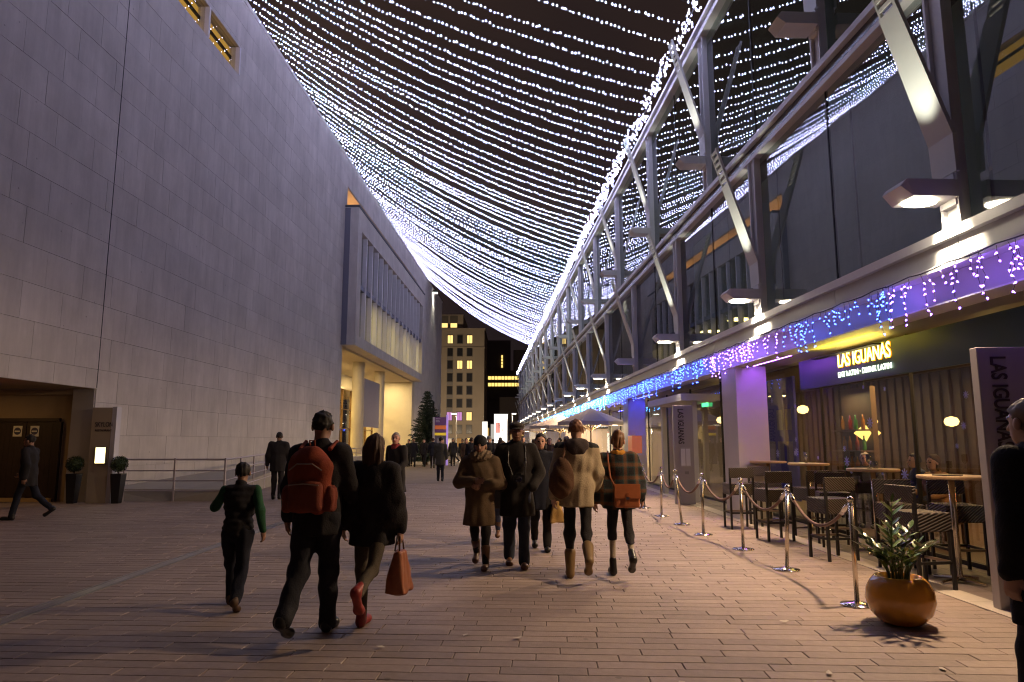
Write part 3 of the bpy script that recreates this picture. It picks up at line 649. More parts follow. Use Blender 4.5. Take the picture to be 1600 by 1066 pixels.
# ------------------------------------------------------------------ fir tree, information sign
def fir():
    t = thing('fir_tree', 'dark green Christmas fir beside the striped information sign', 'tree', (-5.75, 47.5, 0)); H = 5.0; rn = random.Random(2)
    MB().tube([(0,0,0), (0,0,2), (0,0,H-.1)], [.09,.06,.008], 8).build('trunk', mat('bark', (0,0,0)), t)
    c = MB(); z = .35
    while z < H-.05:
        f_ = 1-z/H; n_ = 11 if z < 3.5 else 7
        for k in range(n_):
            an = 2*math.pi*k/n_+rn.uniform(-.3,.3); Lb = (1.5*f_**.8+.08)*rn.uniform(.72,1.12); dr = -.22+.5*(1-f_)*rn.random()
            d = Vector((math.cos(an), math.sin(an), 0)); steps = max(3, int(Lb/.075))
            for i in range(steps):
                u = (i+1)/steps; p = d*(Lb*u)+Vector((0,0,z+Lb*u*dr+.16*u*u*Lb))
                for q in range(11):
                    nd = (d*rn.uniform(.2,1)+Vector((rn.uniform(-1,1), rn.uniform(-1,1), rn.uniform(-.8,.8)))).normalized(); ln_ = rn.uniform(.07,.17)*(1.1-.4*u)
                    sd = nd.cross(Vector((rn.uniform(-1,1), rn.uniform(-1,1), rn.uniform(-1,1)))).normalized()*.02
                    c.add([p-sd, p+sd, p+nd*ln_], [(0,1,2)])
        z += .095+.03*rn.random()
    c.build('crown', mat('fir_needles', (.028,.052,.030), .65, var=.35, vscale=5), t)
fir()
t = thing('information_sign', 'tall information sign with purple, orange and yellow stripes beside the fir tree', 'sign', (-4.75, 46.5, 0))
MB().box(-.5, -.36, -.08, .08, 0, 3.15).build('side_post', mat('sign_white', (.6,.58,.62), .5), t); MB().box(.4, .52, -.08, .08, 0, 3.3).build('side_post', mat('sign_lilac', (.35,.25,.55), .4, emit=(.6,.35,1), estr=.5), t)
for z0, z1, nm, c, e in ((2.62,3.15,'purple_band',(.17,.07,.2),.15), (2.35,2.60,'orange_band',(.7,.17,.05),.35), (2.14,2.33,'purple_band',(.17,.07,.2),.15), (1.95,2.12,'yellow_band',(.8,.55,.04),.5), (.05,1.93,'grey_panel',(.14,.12,.15),.06)):
    MB().box(-.358, .398, -.05, .05, z0, z1).build(nm, mat('sign_'+nm, c, .5, emit=c, estr=e, sample=False), t)
for k, wd in enumerate((.3, .24, .27)): MB().box(-.30, -.30+wd, -.056, -.051, 3.02-k*.10, 3.06-k*.10).build('print_line', mat('sign_white', (1,1,1)), t)
MB().box(-.2, .1, -.055, -.051, 1.45, 1.75).build('map_print', mat('map_print', (.35,.33,.36), .6), t)

# ------------------------------------------------------------------ parasols of the far cafes
def parasol(loc, r, label):
    t = thing('cafe_parasol', label, 'parasol', loc, 0, 'cream parasols in front of the far cafes')
    MB().tube([(0,0,0), (0,0,2.86)], .03, 8).build('pole', WOOD, t); MB().lathe([(.3,0), (.3,.08), (.06,.1)], 16).build('base', DARKMETAL, t)
    m = MB(); n_ = 8; top = (0,0,2.85)
    for k in range(n_):
        a0, a1 = 2*math.pi*(k+.5)/n_, 2*math.pi*(k+1.5)/n_; p0 = (r*math.cos(a0), r*math.sin(a0), 2.30); p1 = (r*math.cos(a1), r*math.sin(a1), 2.30); mid = ((p0[0]+p1[0])*.27, (p0[1]+p1[1])*.27, 2.56)
        m.add([top, p0, p1, mid, (p0[0],p0[1],2.16), (p1[0],p1[1],2.16)], [(0,1,3), (1,2,3), (2,0,3), (1,4,5,2)])
    m.build('canopy', mat('parasol_cream', (.55,.48,.42), .8), t)
    for k in range(n_):
        a0 = 2*math.pi*(k+.5)/n_; MB().tube([(.04*math.cos(a0), .04*math.sin(a0), 1.98), (r*.62*math.cos(a0), r*.62*math.sin(a0), 2.43)], .016, 5).build('rib', mat('rib_wood', (.6,.45,.28), .5), t)
    for k in (0, 3, 5):
        a0 = 2*math.pi*k/n_; MB().box(-.09, .09, -.05, .05, -.03, .03).build('heater_lamp', glow('heater', (1,.8,.5), 12, True), t, loc=(r*.7*math.cos(a0), r*.7*math.sin(a0), 2.2), rz=a0)
    light('parasol_lamp', 'POINT', (.35, -.2, 2.05), 55, (1,.78,.45), t, size=.1)
parasol((3.05, 27.2, 0), 1.35, 'nearest cream parasol, behind the head of the man in the beige jacket')
parasol((2.35, 34.5, 0), 1.6, 'second cream parasol, left of the nearest one')
parasol((1.75, 44.0, 0), 1.6, 'farthest cream parasol, beside the man in the flat cap')
for i, (x, y) in enumerate(((3.2, 30.2), (2.75, 38.0))):
    t = thing('cafe_screen', ('nearer','farther')[i]+' cream canvas wind screen below the far parasols', 'screen', (x, y, 0), 0, 'canvas screens of the far cafes')
    for k in range(8): MB().box(-.9+k*.225, -.69+k*.225, -.02+.03*(k % 2), .02+.03*(k % 2), .1, 2.1).build('panel', mat('canvas_cream', (.62,.52,.42), .85), t)
    MB().box(-.95, .92, -.05, .08, 2.1, 2.16).build('rail', DARKMETAL, t)

# ------------------------------------------------------------------ rope barrier
ST = [((3.12,16.79), (-.04,0)), ((3.13,14.95), (.01,0)), ((3.20,13.48), (-.10,0)), ((3.21,12.03), (.01,0)), ((3.35,10.42), (.0,0)), ((3.35,8.8), (.06,0)), ((3.30,6.95), (.0,0))]
def stanchion_parts(t, tl):
    MB().lathe([(.15,0), (.155,.008), (.15,.016), (.06,.028), (.03,.04)], 24).build('base', CHROME, t, smooth=True)
    a = Vector((0,0,.03)); b = Vector((tl[0], tl[1], .97))
    MB().tube([a, b], .023, 14).build('pole', mat('brushed_steel', (.68,.62,.52), .24, metal=1.), t, smooth=True)
    MB().lathe([(.026,0), (.034,.012), (.034,.03), (.02,.05), (.001,.056)], 14, tuple(b)).build('finial', CHROME, t, smooth=True)
    MB().tube([b+Vector((0,-.045,-.03)), b+Vector((0,.045,-.03))], .010, 8).build('hook', CHROME, t)
W = ['farthest', 'second farthest', 'third farthest, leaning', 'fourth', 'fifth', 'second nearest', 'nearest']
X2 = ['', '', '', ' in the middle of the row', ' in front of the bar stools', ' in front of the bar stools', ' behind the orange pot plant']
for i, ((x, y), tl) in enumerate(ST):
    t = thing('rope_stanchion', W[i]+' steel rope stanchion'+X2[i]+' by the restaurant', 'stanchion', (x, y, 0), 0, 'stanchions of the rope barrier'); stanchion_parts(t, tl)
ROPE = mat('brown_rope', (.17,.10,.085), .7, bump=.4, bscale=60)
for i in range(6):
    (a, ta), (b, tb) = ST[i], ST[i+1]; A = Vector((a[0]+ta[0], a[1]+ta[1]-.05, .945)); B = Vector((b[0]+tb[0], b[1]+tb[1]+.05, .945))
    t = thing('barrier_rope', 'sagging brown rope, '+ordw(6-i)+' span from the orange pot plant', 'rope', A, 0, 'ropes of the barrier')
    pts = [A.lerp(B, k/20)-A-Vector((0,0,4*.30*(k/20)*(1-k/20))) for k in range(21)]
    MB().tube(pts[1:-1], .018, 10).build('rope', ROPE, t, smooth=True)
    for p, q in ((pts[0], pts[2]), (pts[-1], pts[-3])): MB().tube([p, (p+q)/2, q], [.012,.024,.024], 10).build('end_cap', CHROME, t, smooth=True)

# ------------------------------------------------------------------ pot plant
def pot_plant():
    t = thing('pot_plant', 'round glossy orange pot with dark green leafy plant at the right front', 'plant', (3.35, 6.27, 0)); rn = random.Random(9)
    prof = [(.12,0), (.17,.02), (.245,.10), (.275,.20), (.262,.29), (.225,.36), (.195,.395), (.185,.40), (.17,.395), (.165,.34)]
    MB().lathe(prof, 40).build('pot', mat('orange_glaze', (.56,.25,.03), .2, var=.16, vscale=5, coat=.5), t, smooth=True)
    MB().lathe([(.172,.33), (.08,.345), (.01,.35)], 20).build('soil', mat('soil', (.03,.02,.015), .95), t)
    lm = MB(); prof2 = [(0,.002), (.25,.022), (.5,.028), (.75,.02), (1,.0)]
    for i in range(4):
        (u0, w0), (u1, w1) = prof2[i], prof2[i+1]
        for sg in (-1, 1): lm.add([(0, u0*.15, -.006*u0), (sg*w0, u0*.15, .006-.02*u0*u0), (sg*w1, u1*.15, .006-.02*u1*u1), (0, u1*.15, -.006*u1)], [(0,1,2,3)])
    leaf = [lm.mesh('leaf', mat(nm, c, .28, var=.25, vscale=12)) for nm, c in (('leaf_dark', (.035,.075,.022)), ('leaf_mid', (.07,.13,.03)), ('leaf_pale', (.16,.24,.05)))]
    for k in range(15):
        an = 2*math.pi*k/15+rn.uniform(-.3,.3); L = rn.uniform(.28,.50) if k != 4 else .66; out = rn.uniform(.3,.8) if k != 4 else -.1
        d = Vector((math.cos(an), math.sin(an), 0)); pts = [d*.07 + Vector((0,0,.34)) + d*(out*L*.9*(u*u)) + Vector((0,0,L*u*(1-.25*out*u))) for u in (0,.25,.5,.75,1.)]
        MB().tube(pts, [.011,.010,.008,.006,.003], 6).build('stem', mat('stem_green', (.06,.09,.03), .5), t)
        nl = int(L/.055)
        for i in range(nl):
            u = .35+.65*i/(nl-1); j = min(3, int(u*4)); p = pts[j].lerp(pts[j+1], u*4-j); ax = (pts[j+1]-pts[j]).normalized(); sd = ax.cross(Vector((0,0,1)))
            if sd.length < .1: sd = Vector((1,0,0))
            sd.normalize()
            if i == nl-1: dr = ax
            else: dr = (sd*(1 if i % 2 else -1)*.85 + ax*.75 + Vector((0,0,.15))).normalized()
            up = (Vector((0,0,1)) - dr*dr.z); up = up.normalized() if up.length > .05 else d; xa = dr.cross(up)
            o = link('leaf', rn.choice(leaf), t); o.matrix_local = Matrix.Translation(p) @ Matrix((xa, dr, up)).transposed().to_4x4() @ Matrix.Scale(rn.uniform(.75,1.1)*(1.05 if i < nl-1 else .8), 4)
pot_plant()

# ------------------------------------------------------------------ bar stools and tables
def weave(name, c0, c1):
    m = bpy.data.materials.new(name); m.use_nodes = True; n_ = m.node_tree.nodes; l = m.node_tree.links; b = n_['Principled BSDF']
    t = n_.new('ShaderNodeTexCoord'); mp = n_.new('ShaderNodeMapping'); mp.inputs['Rotation'].default_value = (R(35), R(35), R(40)); l.new(t.outputs['Object'], mp.inputs['Vector'])
    wv = n_.new('ShaderNodeTexWave'); wv.inputs['Scale'].default_value = 13; wv.inputs['Distortion'].default_value = .4; l.new(mp.outputs[0], wv.inputs['Vector'])
    r_ = n_.new('ShaderNodeValToRGB'); r_.color_ramp.elements[0].color = (*c0,1); r_.color_ramp.elements[1].color = (*c1,1); l.new(wv.outputs['Fac'], r_.inputs['Fac']); l.new(r_.outputs['Color'], b.inputs['Base Color'])
    bp = n_.new('ShaderNodeBump'); bp.inputs['Strength'].default_value = .8; bp.inputs['Distance'].default_value = .01; l.new(wv.outputs['Fac'], bp.inputs['Height']); l.new(bp.outputs['Normal'], b.inputs['Normal']); b.inputs['Roughness'].default_value = .5
    return m
WV = weave('woven_rattan', (.010,.008,.008), (.085,.06,.048)); LEGM = mat('stool_leg', (.014,.012,.012), .5)
def stool_proto():
    t = thing('bar_stool', 'x', 'stool', (0,0,0), 0, 'woven bar stools outside the restaurant')
    MB().box(-.22, .22, -.22, .22, .60, .80).build('seat', WV, t, bevel=.012)
    MB().box(-.22, .22, -.225, -.185, .90, 1.08).build('backrest', WV, t, bevel=.008)
    for sx in (-1, 1):
        MB().box(sx*.205-.016, sx*.205+.016, -.222, -.188, 0, 1.0).build('leg', LEGM, t); MB().box(sx*.205-.016, sx*.205+.016, .188, .222, 0, .62).build('leg', LEGM, t)
        MB().box(sx*.205-.01, sx*.205+.01, -.188, .188, .27, .30).build('footrest', LEGM, t)
    MB().box(-.19, .19, .195, .215, .27, .30).build('footrest', mat('foot_bar', (.35,.28,.22), .35, metal=.6), t); MB().box(-.19, .19, -.215, -.195, .27, .30).build('footrest', LEGM, t)
    return t
sp = stool_proto()
STOOLS = [(4.42,7.78,-80,'nearest dark woven bar stool, behind the orange pot plant'), (4.30,9.62,10,'dark woven bar stool behind the second nearest stanchion rope'), (5.38,8.65,175,'dark woven bar stool beyond the nearest high table, near the glass'),
    (4.75,8.75,170,'dark woven bar stool between the two nearest high tables'), (4.20,11.45,6,'dark woven bar stool at the third high table, rope side'), (4.85,10.75,165,'dark woven bar stool across the second high table, by the glass'),
    (4.95,11.75,12,'dark woven bar stool tucked under the third high table'), (4.12,12.95,0,'dark woven bar stool beside the purple pier, rope side'), (4.75,13.35,190,'dark woven bar stool close to the purple pier, under the farthest table'), (5.5,7.3,160,'dark woven bar stool at the near table, by the tilted totem')]
for i, (x, y, a, lb) in enumerate(STOOLS):
    if i == 0: sp.location = (x, y, 0); sp.rotation_euler = (0,0,R(a)); sp['label'] = lb
    else: dup(sp, (x, y, 0), R(a), lb)
def table_proto():
    t = thing('high_table', 'x', 'table', (0,0,0), 0, 'round high tables outside the restaurant')
    MB().lathe([(.33,1.13), (.345,1.14), (.345,1.16), (.34,1.17), (.001,1.17)], 32).build('tabletop', mat('pale_wood_top', (.50,.34,.21), .4, var=.15, vscale=6, stretch=(1,6,1)), t, smooth=False)
    MB().tube([(0,0,.03), (0,0,1.13)], .034, 12).build('column', mat('brushed_steel', (1,1,1)), t, smooth=True)
    for k in range(4):
        a = k*math.pi/2+.4; MB().tube([(0,0,.05), (.3*math.cos(a), .3*math.sin(a), .02)], [.03,.018], 8).build('foot', CHROME, t)
    return t
tp = table_proto(); TABS = [(4.98,8.05,'nearest round high table, in front of the tilted totem'), (5.12,10.05,'second nearest round high table, below the neon sign'), (5.28,12.6,'third round high table with a glass on it'), (5.05,13.95,'farthest round high table, next to the purple pier')]
for i, (x, y, lb) in enumerate(TABS):
    if i == 0: tp.location = (x, y, 0); tp['label'] = lb
    else: dup(tp, (x, y, 0), .3*i, lb)
CLEAR = mat('drinking_glass', (.8,.85,.9), .05, spec=.8); CLEAR.node_tree.nodes['Principled BSDF'].inputs['Transmission Weight'].default_value = .85
for i, (x, y, lb) in enumerate(((5.05,10.0,'tall stemmed glass on the second nearest high table'), (5.22,12.55,'tall glass on the third high table'), (5.2,10.12,'small tumbler on the second nearest high table'))):
    MB().lathe([(.03,0), (.032,.005), (.006,.012), (.006,.06), (.035,.10), (.04,.2), (.036,.2), (.03,.11), (.001,.1)] if i < 2 else [(.03,0), (.035,.1), (.032,.1), (.027,.01), (.001,.01)], 16).build('drinking_glass', CLEAR, None, True, (x, y, 1.17))
    tag(bpy.context.scene.objects[-1] if False else COL.objects[-1], lb, 'glass', 'glasses on the high tables')
MB().box(-.13,.13,-.09,.09,0,.012).build('menu_card', mat('menu_dark', (.03,.02,.02), .4), None, False, (4.9,7.98,1.17), .4); tag(COL.objects[-1], 'dark menu card lying on the nearest high table', 'menu')

# ------------------------------------------------------------------ vertical restaurant totems
def totem(loc, rz, label, tilt=0):
    t = thing('sign_totem', label, 'sign', loc, rz, 'grey vertical sign totems of the restaurant'); t.rotation_euler = (0, tilt, rz)
    MB().box(-.25, .25, -.06, .06, 0, 2.46).build('panel', mat('totem_grey', (.38,.355,.37), .55), t, bevel=.008)
    o = link('lettering', text_mesh('LAS IGUANAS', .20, mat('letter_dark', (0,0,0)), sx=.72, bold=.004), t, (-.07, -.066, 1.93)); o.rotation_euler = Euler((R(90), R(90), 0), 'XYZ')
    mn = MB().box(-.10, .16, -.074, -.06, .92, 1.4).build('menu_case', mat('menu_case', (.45,.43,.45), .4, metal=.4), t)
    for a in (-.085, .04): MB().box(a, a+.105, -.08, -.0745, .95, 1.37).build('menu_page', mat('menu_page', (.75,.75,.78), .6), mn)
    MB().box(.0, .1, -.068, -.061, .74, .81).build('small_plate', mat('totem_plate', (.25,.23,.24), .5), t)
totem((4.33, 17.8, 0), 0, 'grey vertical restaurant totem with menu beside the entrance')
totem((4.78, 6.78, 0), R(-4), 'grey vertical restaurant totem at the right edge behind the passer-by')
lp = thing('pendant_lamp', 'yellow lozenge shaped pendant lamp inside the restaurant', 'lamp', (6.85, 13.55, 1.55))
MB().lathe([(.05,.0), (.08,.02), (.26,.16), (.09,.30), (.04,.31)], 8, sy=.9).build('shade', glow('pendant_shade', (1,.62,.14), 2.6, True), lp); MB().tube([(0,0,.31), (0,0,1.5)], .006, 5).build('cord', DARKMETAL, lp)
for i, (x, y, z, lb) in enumerate(((7.4, 10.6, 2.3, 'round red-yellow lantern inside the restaurant near the totem'), (7.2, 9.3, 2.35, 'small yellow lantern inside the restaurant at the right'), (6.9,16.6,2.3,'bright warm lantern inside behind the pier'), (6.6,19.2,2.3,'warm lantern inside behind the entrance totem'), (6.4,21.5,2.2,'warm lantern inside at the far end of the entrance'), (8.6,12.4,2.2,'added amber lantern deep inside left of the lozenge lamp'), (8.9,14.2,1.95,'added amber lantern deep inside above the bottles'), (8.3,9.9,2.0,'added amber lantern deep inside above the peach top'), (9.1,11.3,1.7,'added low amber lantern at the slatted wall'), (7.6,8.0,2.15,'added amber lantern inside beside the palm'), (8.2,16.0,2.0,'added amber lantern deep inside behind the blue-lit board'))):
    l_ = thing('lantern', lb, 'lamp', (x, y, z), 0, 'lanterns inside the restaurant'); MB().lathe([(.02,-.1), (.1,-.07), (.13,0), (.1,.07), (.02,.1)], 10, sy=1.2).build('shade', glow('lantern_shade', (1,.66,.2), 5, True), l_); MB().tube([(0,0,.1), (0,0,.75)], .005, 4).build('cord', DARKMETAL, l_)  # the amber ones are added to give the room more glow
# litter on the paving
LIT = mat('litter_paper', (.6,.55,.48), .8); rl_ = random.Random(4)
for i, (x, y, lb) in enumerate(((2.13,4.95,'small pale paper scrap on the paving right of centre'), (2.35,6.3,'tiny white scrap on the paving left of the pot'), (-1.0,5.55,'pale leaf on the paving beside the red shoe'), (-.36,5.9,'pale leaf on the paving in the centre foreground'), (.05,5.8,'brownish leaf on the paving in the centre foreground'), (2.95,5.05,'crumpled pale scrap on the paving below the pot plant'), (1.1,4.75,'small grey scrap on the paving in the lower middle'))):
    m = MB(); r_ = .035; pts = [(r_*rl_.uniform(.5,1)*math.cos(k*1.05), r_*1.4*rl_.uniform(.5,1)*math.sin(k*1.05), .004+rl_.uniform(0,.016)) for k in range(6)]
    m.add(pts+[(0,0,.012)], [(k, (k+1) % 6, 6) for k in range(6)]); m.build('litter_scrap', LIT, None, False, (x, y, .003), rl_.uniform(0,3)); tag(COL.objects[-1], lb, 'litter', 'scraps on the paving')

# ------------------------------------------------------------------ people: bodies and clothes grown from smooth distance fields
def v3(*a): return np.array(a, dtype=float)
def seg(P, a, b, ra, rb, ys=1.):
    a = np.asarray(a, float); b = np.asarray(b, float)
    if ys != 1.:
        sc_ = np.array([1, 1/ys, 1]); P = P*sc_; a = a*sc_; b = b*sc_
    ba = b-a; pa = P-a; t = np.clip((pa@ba)/max(ba@ba, 1e-9), 0, 1)
    return np.linalg.norm(pa-t[:, None]*ba, axis=1)-(ra+(rb-ra)*t)
def ell(P, c, r):
    r = np.asarray(r, float); q = (P-np.asarray(c, float))/r; k0 = np.linalg.norm(q, axis=1); k1 = np.linalg.norm(q/r, axis=1)
    return k0*(k0-1)/np.maximum(k1, 1e-6)
def smin(a, b, k):
    h = np.clip(.5+.5*(b-a)/k, 0, 1); return b+(a-b)*h-k*h*(1-h)
def union(ds, k):
    d = ds[0]
    for e in ds[1:]: d = smin(d, e, k)
    return d
def surface(fn, lo, hi, h, st=3):
    lo = np.asarray(lo, float); n_ = np.maximum(np.ceil((np.asarray(hi)-lo)/h).astype(int)+1, 4)
    gx, gy, gz = [lo[i]+h*np.arange(n_[i]) for i in range(3)]
    P = np.stack(np.meshgrid(gx, gy, gz, indexing='ij'), -1).reshape(-1, 3)
    ci = [np.minimum(np.arange(0, n_[i]+st-1, st), n_[i]-1) for i in range(3)]
    Pc = np.stack(np.meshgrid(gx[ci[0]], gy[ci[1]], gz[ci[2]], indexing='ij'), -1); Dc = fn(Pc.reshape(-1, 3)).reshape(Pc.shape[:3])
    ni = [np.minimum((np.arange(n_[i])+st//2)//st, len(ci[i])-1) for i in range(3)]
    D = Dc[np.ix_(*ni)].reshape(-1).copy(); mk = np.abs(D) < st*h*1.7+.012; D[mk] = fn(P[mk]); D = D.reshape(n_)
    D[0] = D[-1] = 1; D[:, 0] = D[:, -1] = 1; D[:, :, 0] = D[:, :, -1] = 1
    S = D < 0; cs = tuple(n_-1); acc = np.zeros(cs+(3,)); cnt = np.zeros(cs)
    for ax in range(3):
        o1, o2 = [i for i in range(3) if i != ax]
        sl0 = [slice(None)]*3; sl1 = [slice(None)]*3; sl0[ax] = slice(0, -1); sl1[ax] = slice(1, None)
        d0 = D[tuple(sl0)]; d1 = D[tuple(sl1)]; cr_ = (d0 < 0) != (d1 < 0); t = np.where(cr_, d0/np.where(d0 == d1, 1, d0-d1), 0)
        idx = np.stack(np.meshgrid(*[np.arange(k) for k in d0.shape], indexing='ij'), -1).astype(float); idx[..., ax] += t
        for a in (0, 1):
            for b in (0, 1):
                sl = [slice(None)]*3; sl[o1] = slice(a, a+cs[o1]); sl[o2] = slice(b, b+cs[o2]); sl[ax] = slice(0, cs[ax]); c_ = cr_[tuple(sl)]
                acc += np.where(c_[..., None], idx[tuple(sl)], 0); cnt += c_
    act = cnt > 0; vid = -np.ones(cs, int); vid[act] = np.arange(act.sum()); V = lo+h*(acc[act]/cnt[act][:, None]); F = []
    for ax in range(3):
        o1, o2 = (ax+1) % 3, (ax+2) % 3
        sl0 = [slice(1, -1)]*3; sl1 = [slice(1, -1)]*3; sl0[ax] = slice(0, -1); sl1[ax] = slice(1, None)
        a = S[tuple(sl0)]; b = S[tuple(sl1)]
        for flip, msk in ((False, a & ~b), (True, ~a & b)):
            I = np.argwhere(msk)
            if not len(I): continue
            off = np.zeros(3, int); off[o1] = 1; off[o2] = 1; base = I.copy(); base += off   # grid index of the edge
            q = []
            for (p1, p2) in ((-1,-1), (0,-1), (0,0), (-1,0)):
                c_ = base.copy(); c_[:, o1] += p1; c_[:, o2] += p2; q.append(vid[c_[:, 0], c_[:, 1], c_[:, 2]])
            q = np.stack(q, 1); F.append(q[:, ::-1] if flip else q)
    return V, (np.concatenate(F) if F else np.zeros((0, 4), int))
def np_mesh(name, parts, mats, pick=None):
    V = []; F = []; o = 0
    for v, f_ in parts:
        V.append(v); F.append(f_+o); o += len(v)
    V = np.concatenate(V); F = np.concatenate(F); me = bpy.data.meshes.new(name); me.from_pydata(V.tolist(), [], F.tolist())
    for m in mats: me.materials.append(m)
    if pick is not None: me.polygons.foreach_set('material_index', pick(V[F].mean(1)).astype(int).tolist())
    me.polygons.foreach_set('use_smooth', [True]*len(F)); me.update(); return me
def folds(P, amp, fr, seed):
    r = np.random.RandomState(seed); d = np.zeros(len(P))
    for k in range(5):
        w_ = r.normal(0, fr, 3); w_[2] *= .6; d += np.sin(P@w_+r.uniform(0, 6.28))
    return amp*d/2.2
SKINS = {'light': (.50,.29,.21), 'dark': (.18,.09,.055), 'brown': (.29,.155,.10), 'pink': (.52,.27,.22)}
def cloth(name, c, var=.12): return mat('cloth_'+name, c, .85, var=var, vscale=14, bump=.35, bscale=90, spec=.25)
def hand(w0, d, nrm, h):
    d = d/np.linalg.norm(d); nrm = nrm-d*(nrm@d); nrm /= np.linalg.norm(nrm); s_ = np.cross(d, nrm)
    def fn(P):
        ds = [seg(P, w0-d*.03, w0+d*.02, .026, .028), seg(P, w0+d*.03+s_*.018, w0+d*.085+s_*.024, .019, .014), seg(P, w0+d*.03-s_*.018, w0+d*.08-s_*.024, .019, .014), seg(P, w0+d*.03, w0+d*.085, .02, .015)]
        pd = union(ds, .02); fs = []
        for k, L in zip((-1.5,-.5,.5,1.5), (.052,.068,.074,.066)):
            a = w0+d*.085+s_*(k*.0185); b = a+d*L*.55+nrm*L*.25; c = b+d*L*.18+nrm*L*.42; fs += [seg(P, a, b, .0095, .009), seg(P, b, c, .009, .0075)]
        a = w0+d*.025+s_*.03; b = a+d*.035+s_*.022+nrm*.012; c = b+d*.032+nrm*.012; fs += [seg(P, a, b, .013, .0105), seg(P, b, c, .0105, .009)]
        e = fs[0]
        for q in fs[1:]: e = np.minimum(e, q)
        return smin(pd, e, .008)
    lo = w0-.16; hi = w0+.16; return surface(fn, lo, hi, h)
def person(label, loc, face, H=1.75, legs=((12,5),(-14,22)), arms=((-14,8,15),(14,8,20)), lean=2, top='jacket', topc=None, topm=None, hem=.80, puff=.0, skirt=0., sleeves=None, legm=None, legr=1., shoem=None, boot=.12,
           hair='short', hairm=None, skin='light', headyaw=0, hx=.020, vox=.02, seed=1, seated=False, yoke=None, hands=True, scarf=None, group=None, elbows=None, sock=None, fur=None, hood=None, bare=None):
    k = H/1.75; T = math.tan(R(lean))
    def Lp(x, y, z): return v3(x, y+max(0, z-.95)*T, z)
    J = {}; base = .90
    for sd, (a, b), s_ in (('L', legs[0], -1), ('R', legs[1], 1)):
        hip = v3(s_*.088, 0, base); th = v3(0, math.sin(R(a)), -math.cos(R(a))); sh = v3(0, math.sin(R(a-b)), -math.cos(R(a-b)))
        kn = hip+th*.425; an = kn+sh*.41; J[sd] = [hip, kn, an, R(min(0, (a-b)*.75 + (0 if b < 30 else 0)))]
    dz = (.47 if seated else min(J['L'][2][2], J['R'][2][2]) - .075)
    if seated: dz = min(J['L'][2][2], J['R'][2][2])-.075
    def dn(p): return p-v3(0, 0, dz)
    for sd in 'LR': J[sd][:3] = [dn(p) for p in J[sd][:3]]
    A = {}
    for i, (sd, s_) in enumerate((('L', -1), ('R', 1))):
        sh = Lp(s_*.185, -.01, 1.415)
        if elbows and elbows[i]: el, wr = [v3(*q) for q in elbows[i]]
        else:
            sw, out, bend = arms[i]; u = v3(s_*math.sin(R(out)), math.sin(R(sw)), -math.cos(R(sw))); u /= np.linalg.norm(u); el = sh+u*.285
            f_ = v3(s_*math.sin(R(out))*.4, math.sin(R(sw+bend)), -math.cos(R(sw+bend))); f_ /= np.linalg.norm(f_); wr = el+f_*.25
        A[sd] = [dn(sh), dn(el), dn(wr)]
    up = dn
    def C(x, y, z): return up(Lp(x, y, z))
    hc = C(0, .025, 1.625); hy = R(headyaw)
    def hp(x, y, z): return hc+v3(x*math.cos(hy)-y*math.sin(hy), x*math.sin(hy)+y*math.cos(hy), z)
    root = thing('person', label, 'person', loc, R(face), group); root.scale = (k, k, k)
    # ---- body
    def headf(P):
        Q = P-hc; Q = np.stack([Q[:,0]*math.cos(hy)+Q[:,1]*math.sin(hy), -Q[:,0]*math.sin(hy)+Q[:,1]*math.cos(hy), Q[:,2]], 1)
        d = union([ell(Q, (0,-.012,.03), (.076,.095,.092)), ell(Q, (0,.022,-.035), (.058,.070,.078)), ell(Q, (0,.05,-.085), (.030,.030,.025))], .03)
        d = smin(d, seg(Q, (0,.088,.008), (0,.112,-.028), .009, .015), .015)
        d = smin(d, ell(Q, (0,.078,.03), (.05,.016,.012)), .02)
        for s_ in (-1, 1):
            d = np.minimum(d, ell(Q, (s_*.084,-.012,-.005), (.012,.024,.036))); d = -smin(-d, ell(Q, (s_*.031,.096,.008), (.017,.012,.010)), .012) if False else np.maximum(d, -ell(Q, (s_*.031,.098,.010), (.019,.014,.010)))
        d = smin(d, ell(Q, (0,.088,-.062), (.026,.012,.008)), .006)
        d = smin(d, seg(P, hp(0,-.03,-.05), C(0,-.015,1.42), .054, .062), .03); return d
    hv = max(hx*.5, .009)
    parts = [surface(headf, hc-v3(.14,.16,.26), hc+v3(.14,.18,.16), hv)]
    def bodyf(P):
        ds = [seg(P, C(0,-.01,1.44), hp(0,-.03,-.08), .058, .05), ell(P, C(0,0,1.24), (.15,.095,.22)), ell(P, C(0,0,.98), (.145,.10,.16))]
        for sd in 'LR': h_, kn, an, _ = J[sd]; ds += [seg(P, h_, kn, .054, .040), seg(P, kn, an, .045 if sock else .036, .034 if sock else .028)]; s_, e, w_ = A[sd]; ds += [seg(P, s_, e, .042, .035), seg(P, e, w_, .035, .026)]
        return union(ds, .03)
    allp = np.array([q for sd in 'LR' for q in J[sd][:3]+A[sd]]+[hc]); lo = allp.min(0)-.3; hi = allp.max(0)+.3; lo[2] = min(lo[2], -.02)
    parts.append(surface(bodyf, lo, hi, max(vox, .028)))
    if hands:
        for sd, s_ in (('L', -1), ('R', 1)):
            s0, e, w_ = A[sd]; dd = w_-e; parts.append(hand(w_+dd/np.linalg.norm(dd)*.01, dd, v3(-s_, .35, .1), .0085 if vox < .021 else .013))
    sk = mat('skin_'+skin, SKINS[skin], .5, var=.08, vscale=18); lip = mat('lips_'+skin, tuple(np.array(SKINS[skin])*np.array((.8,.5,.5))), .4); eye = mat('eye_dark', (.015,.012,.012), .15); sockm = sock or sk
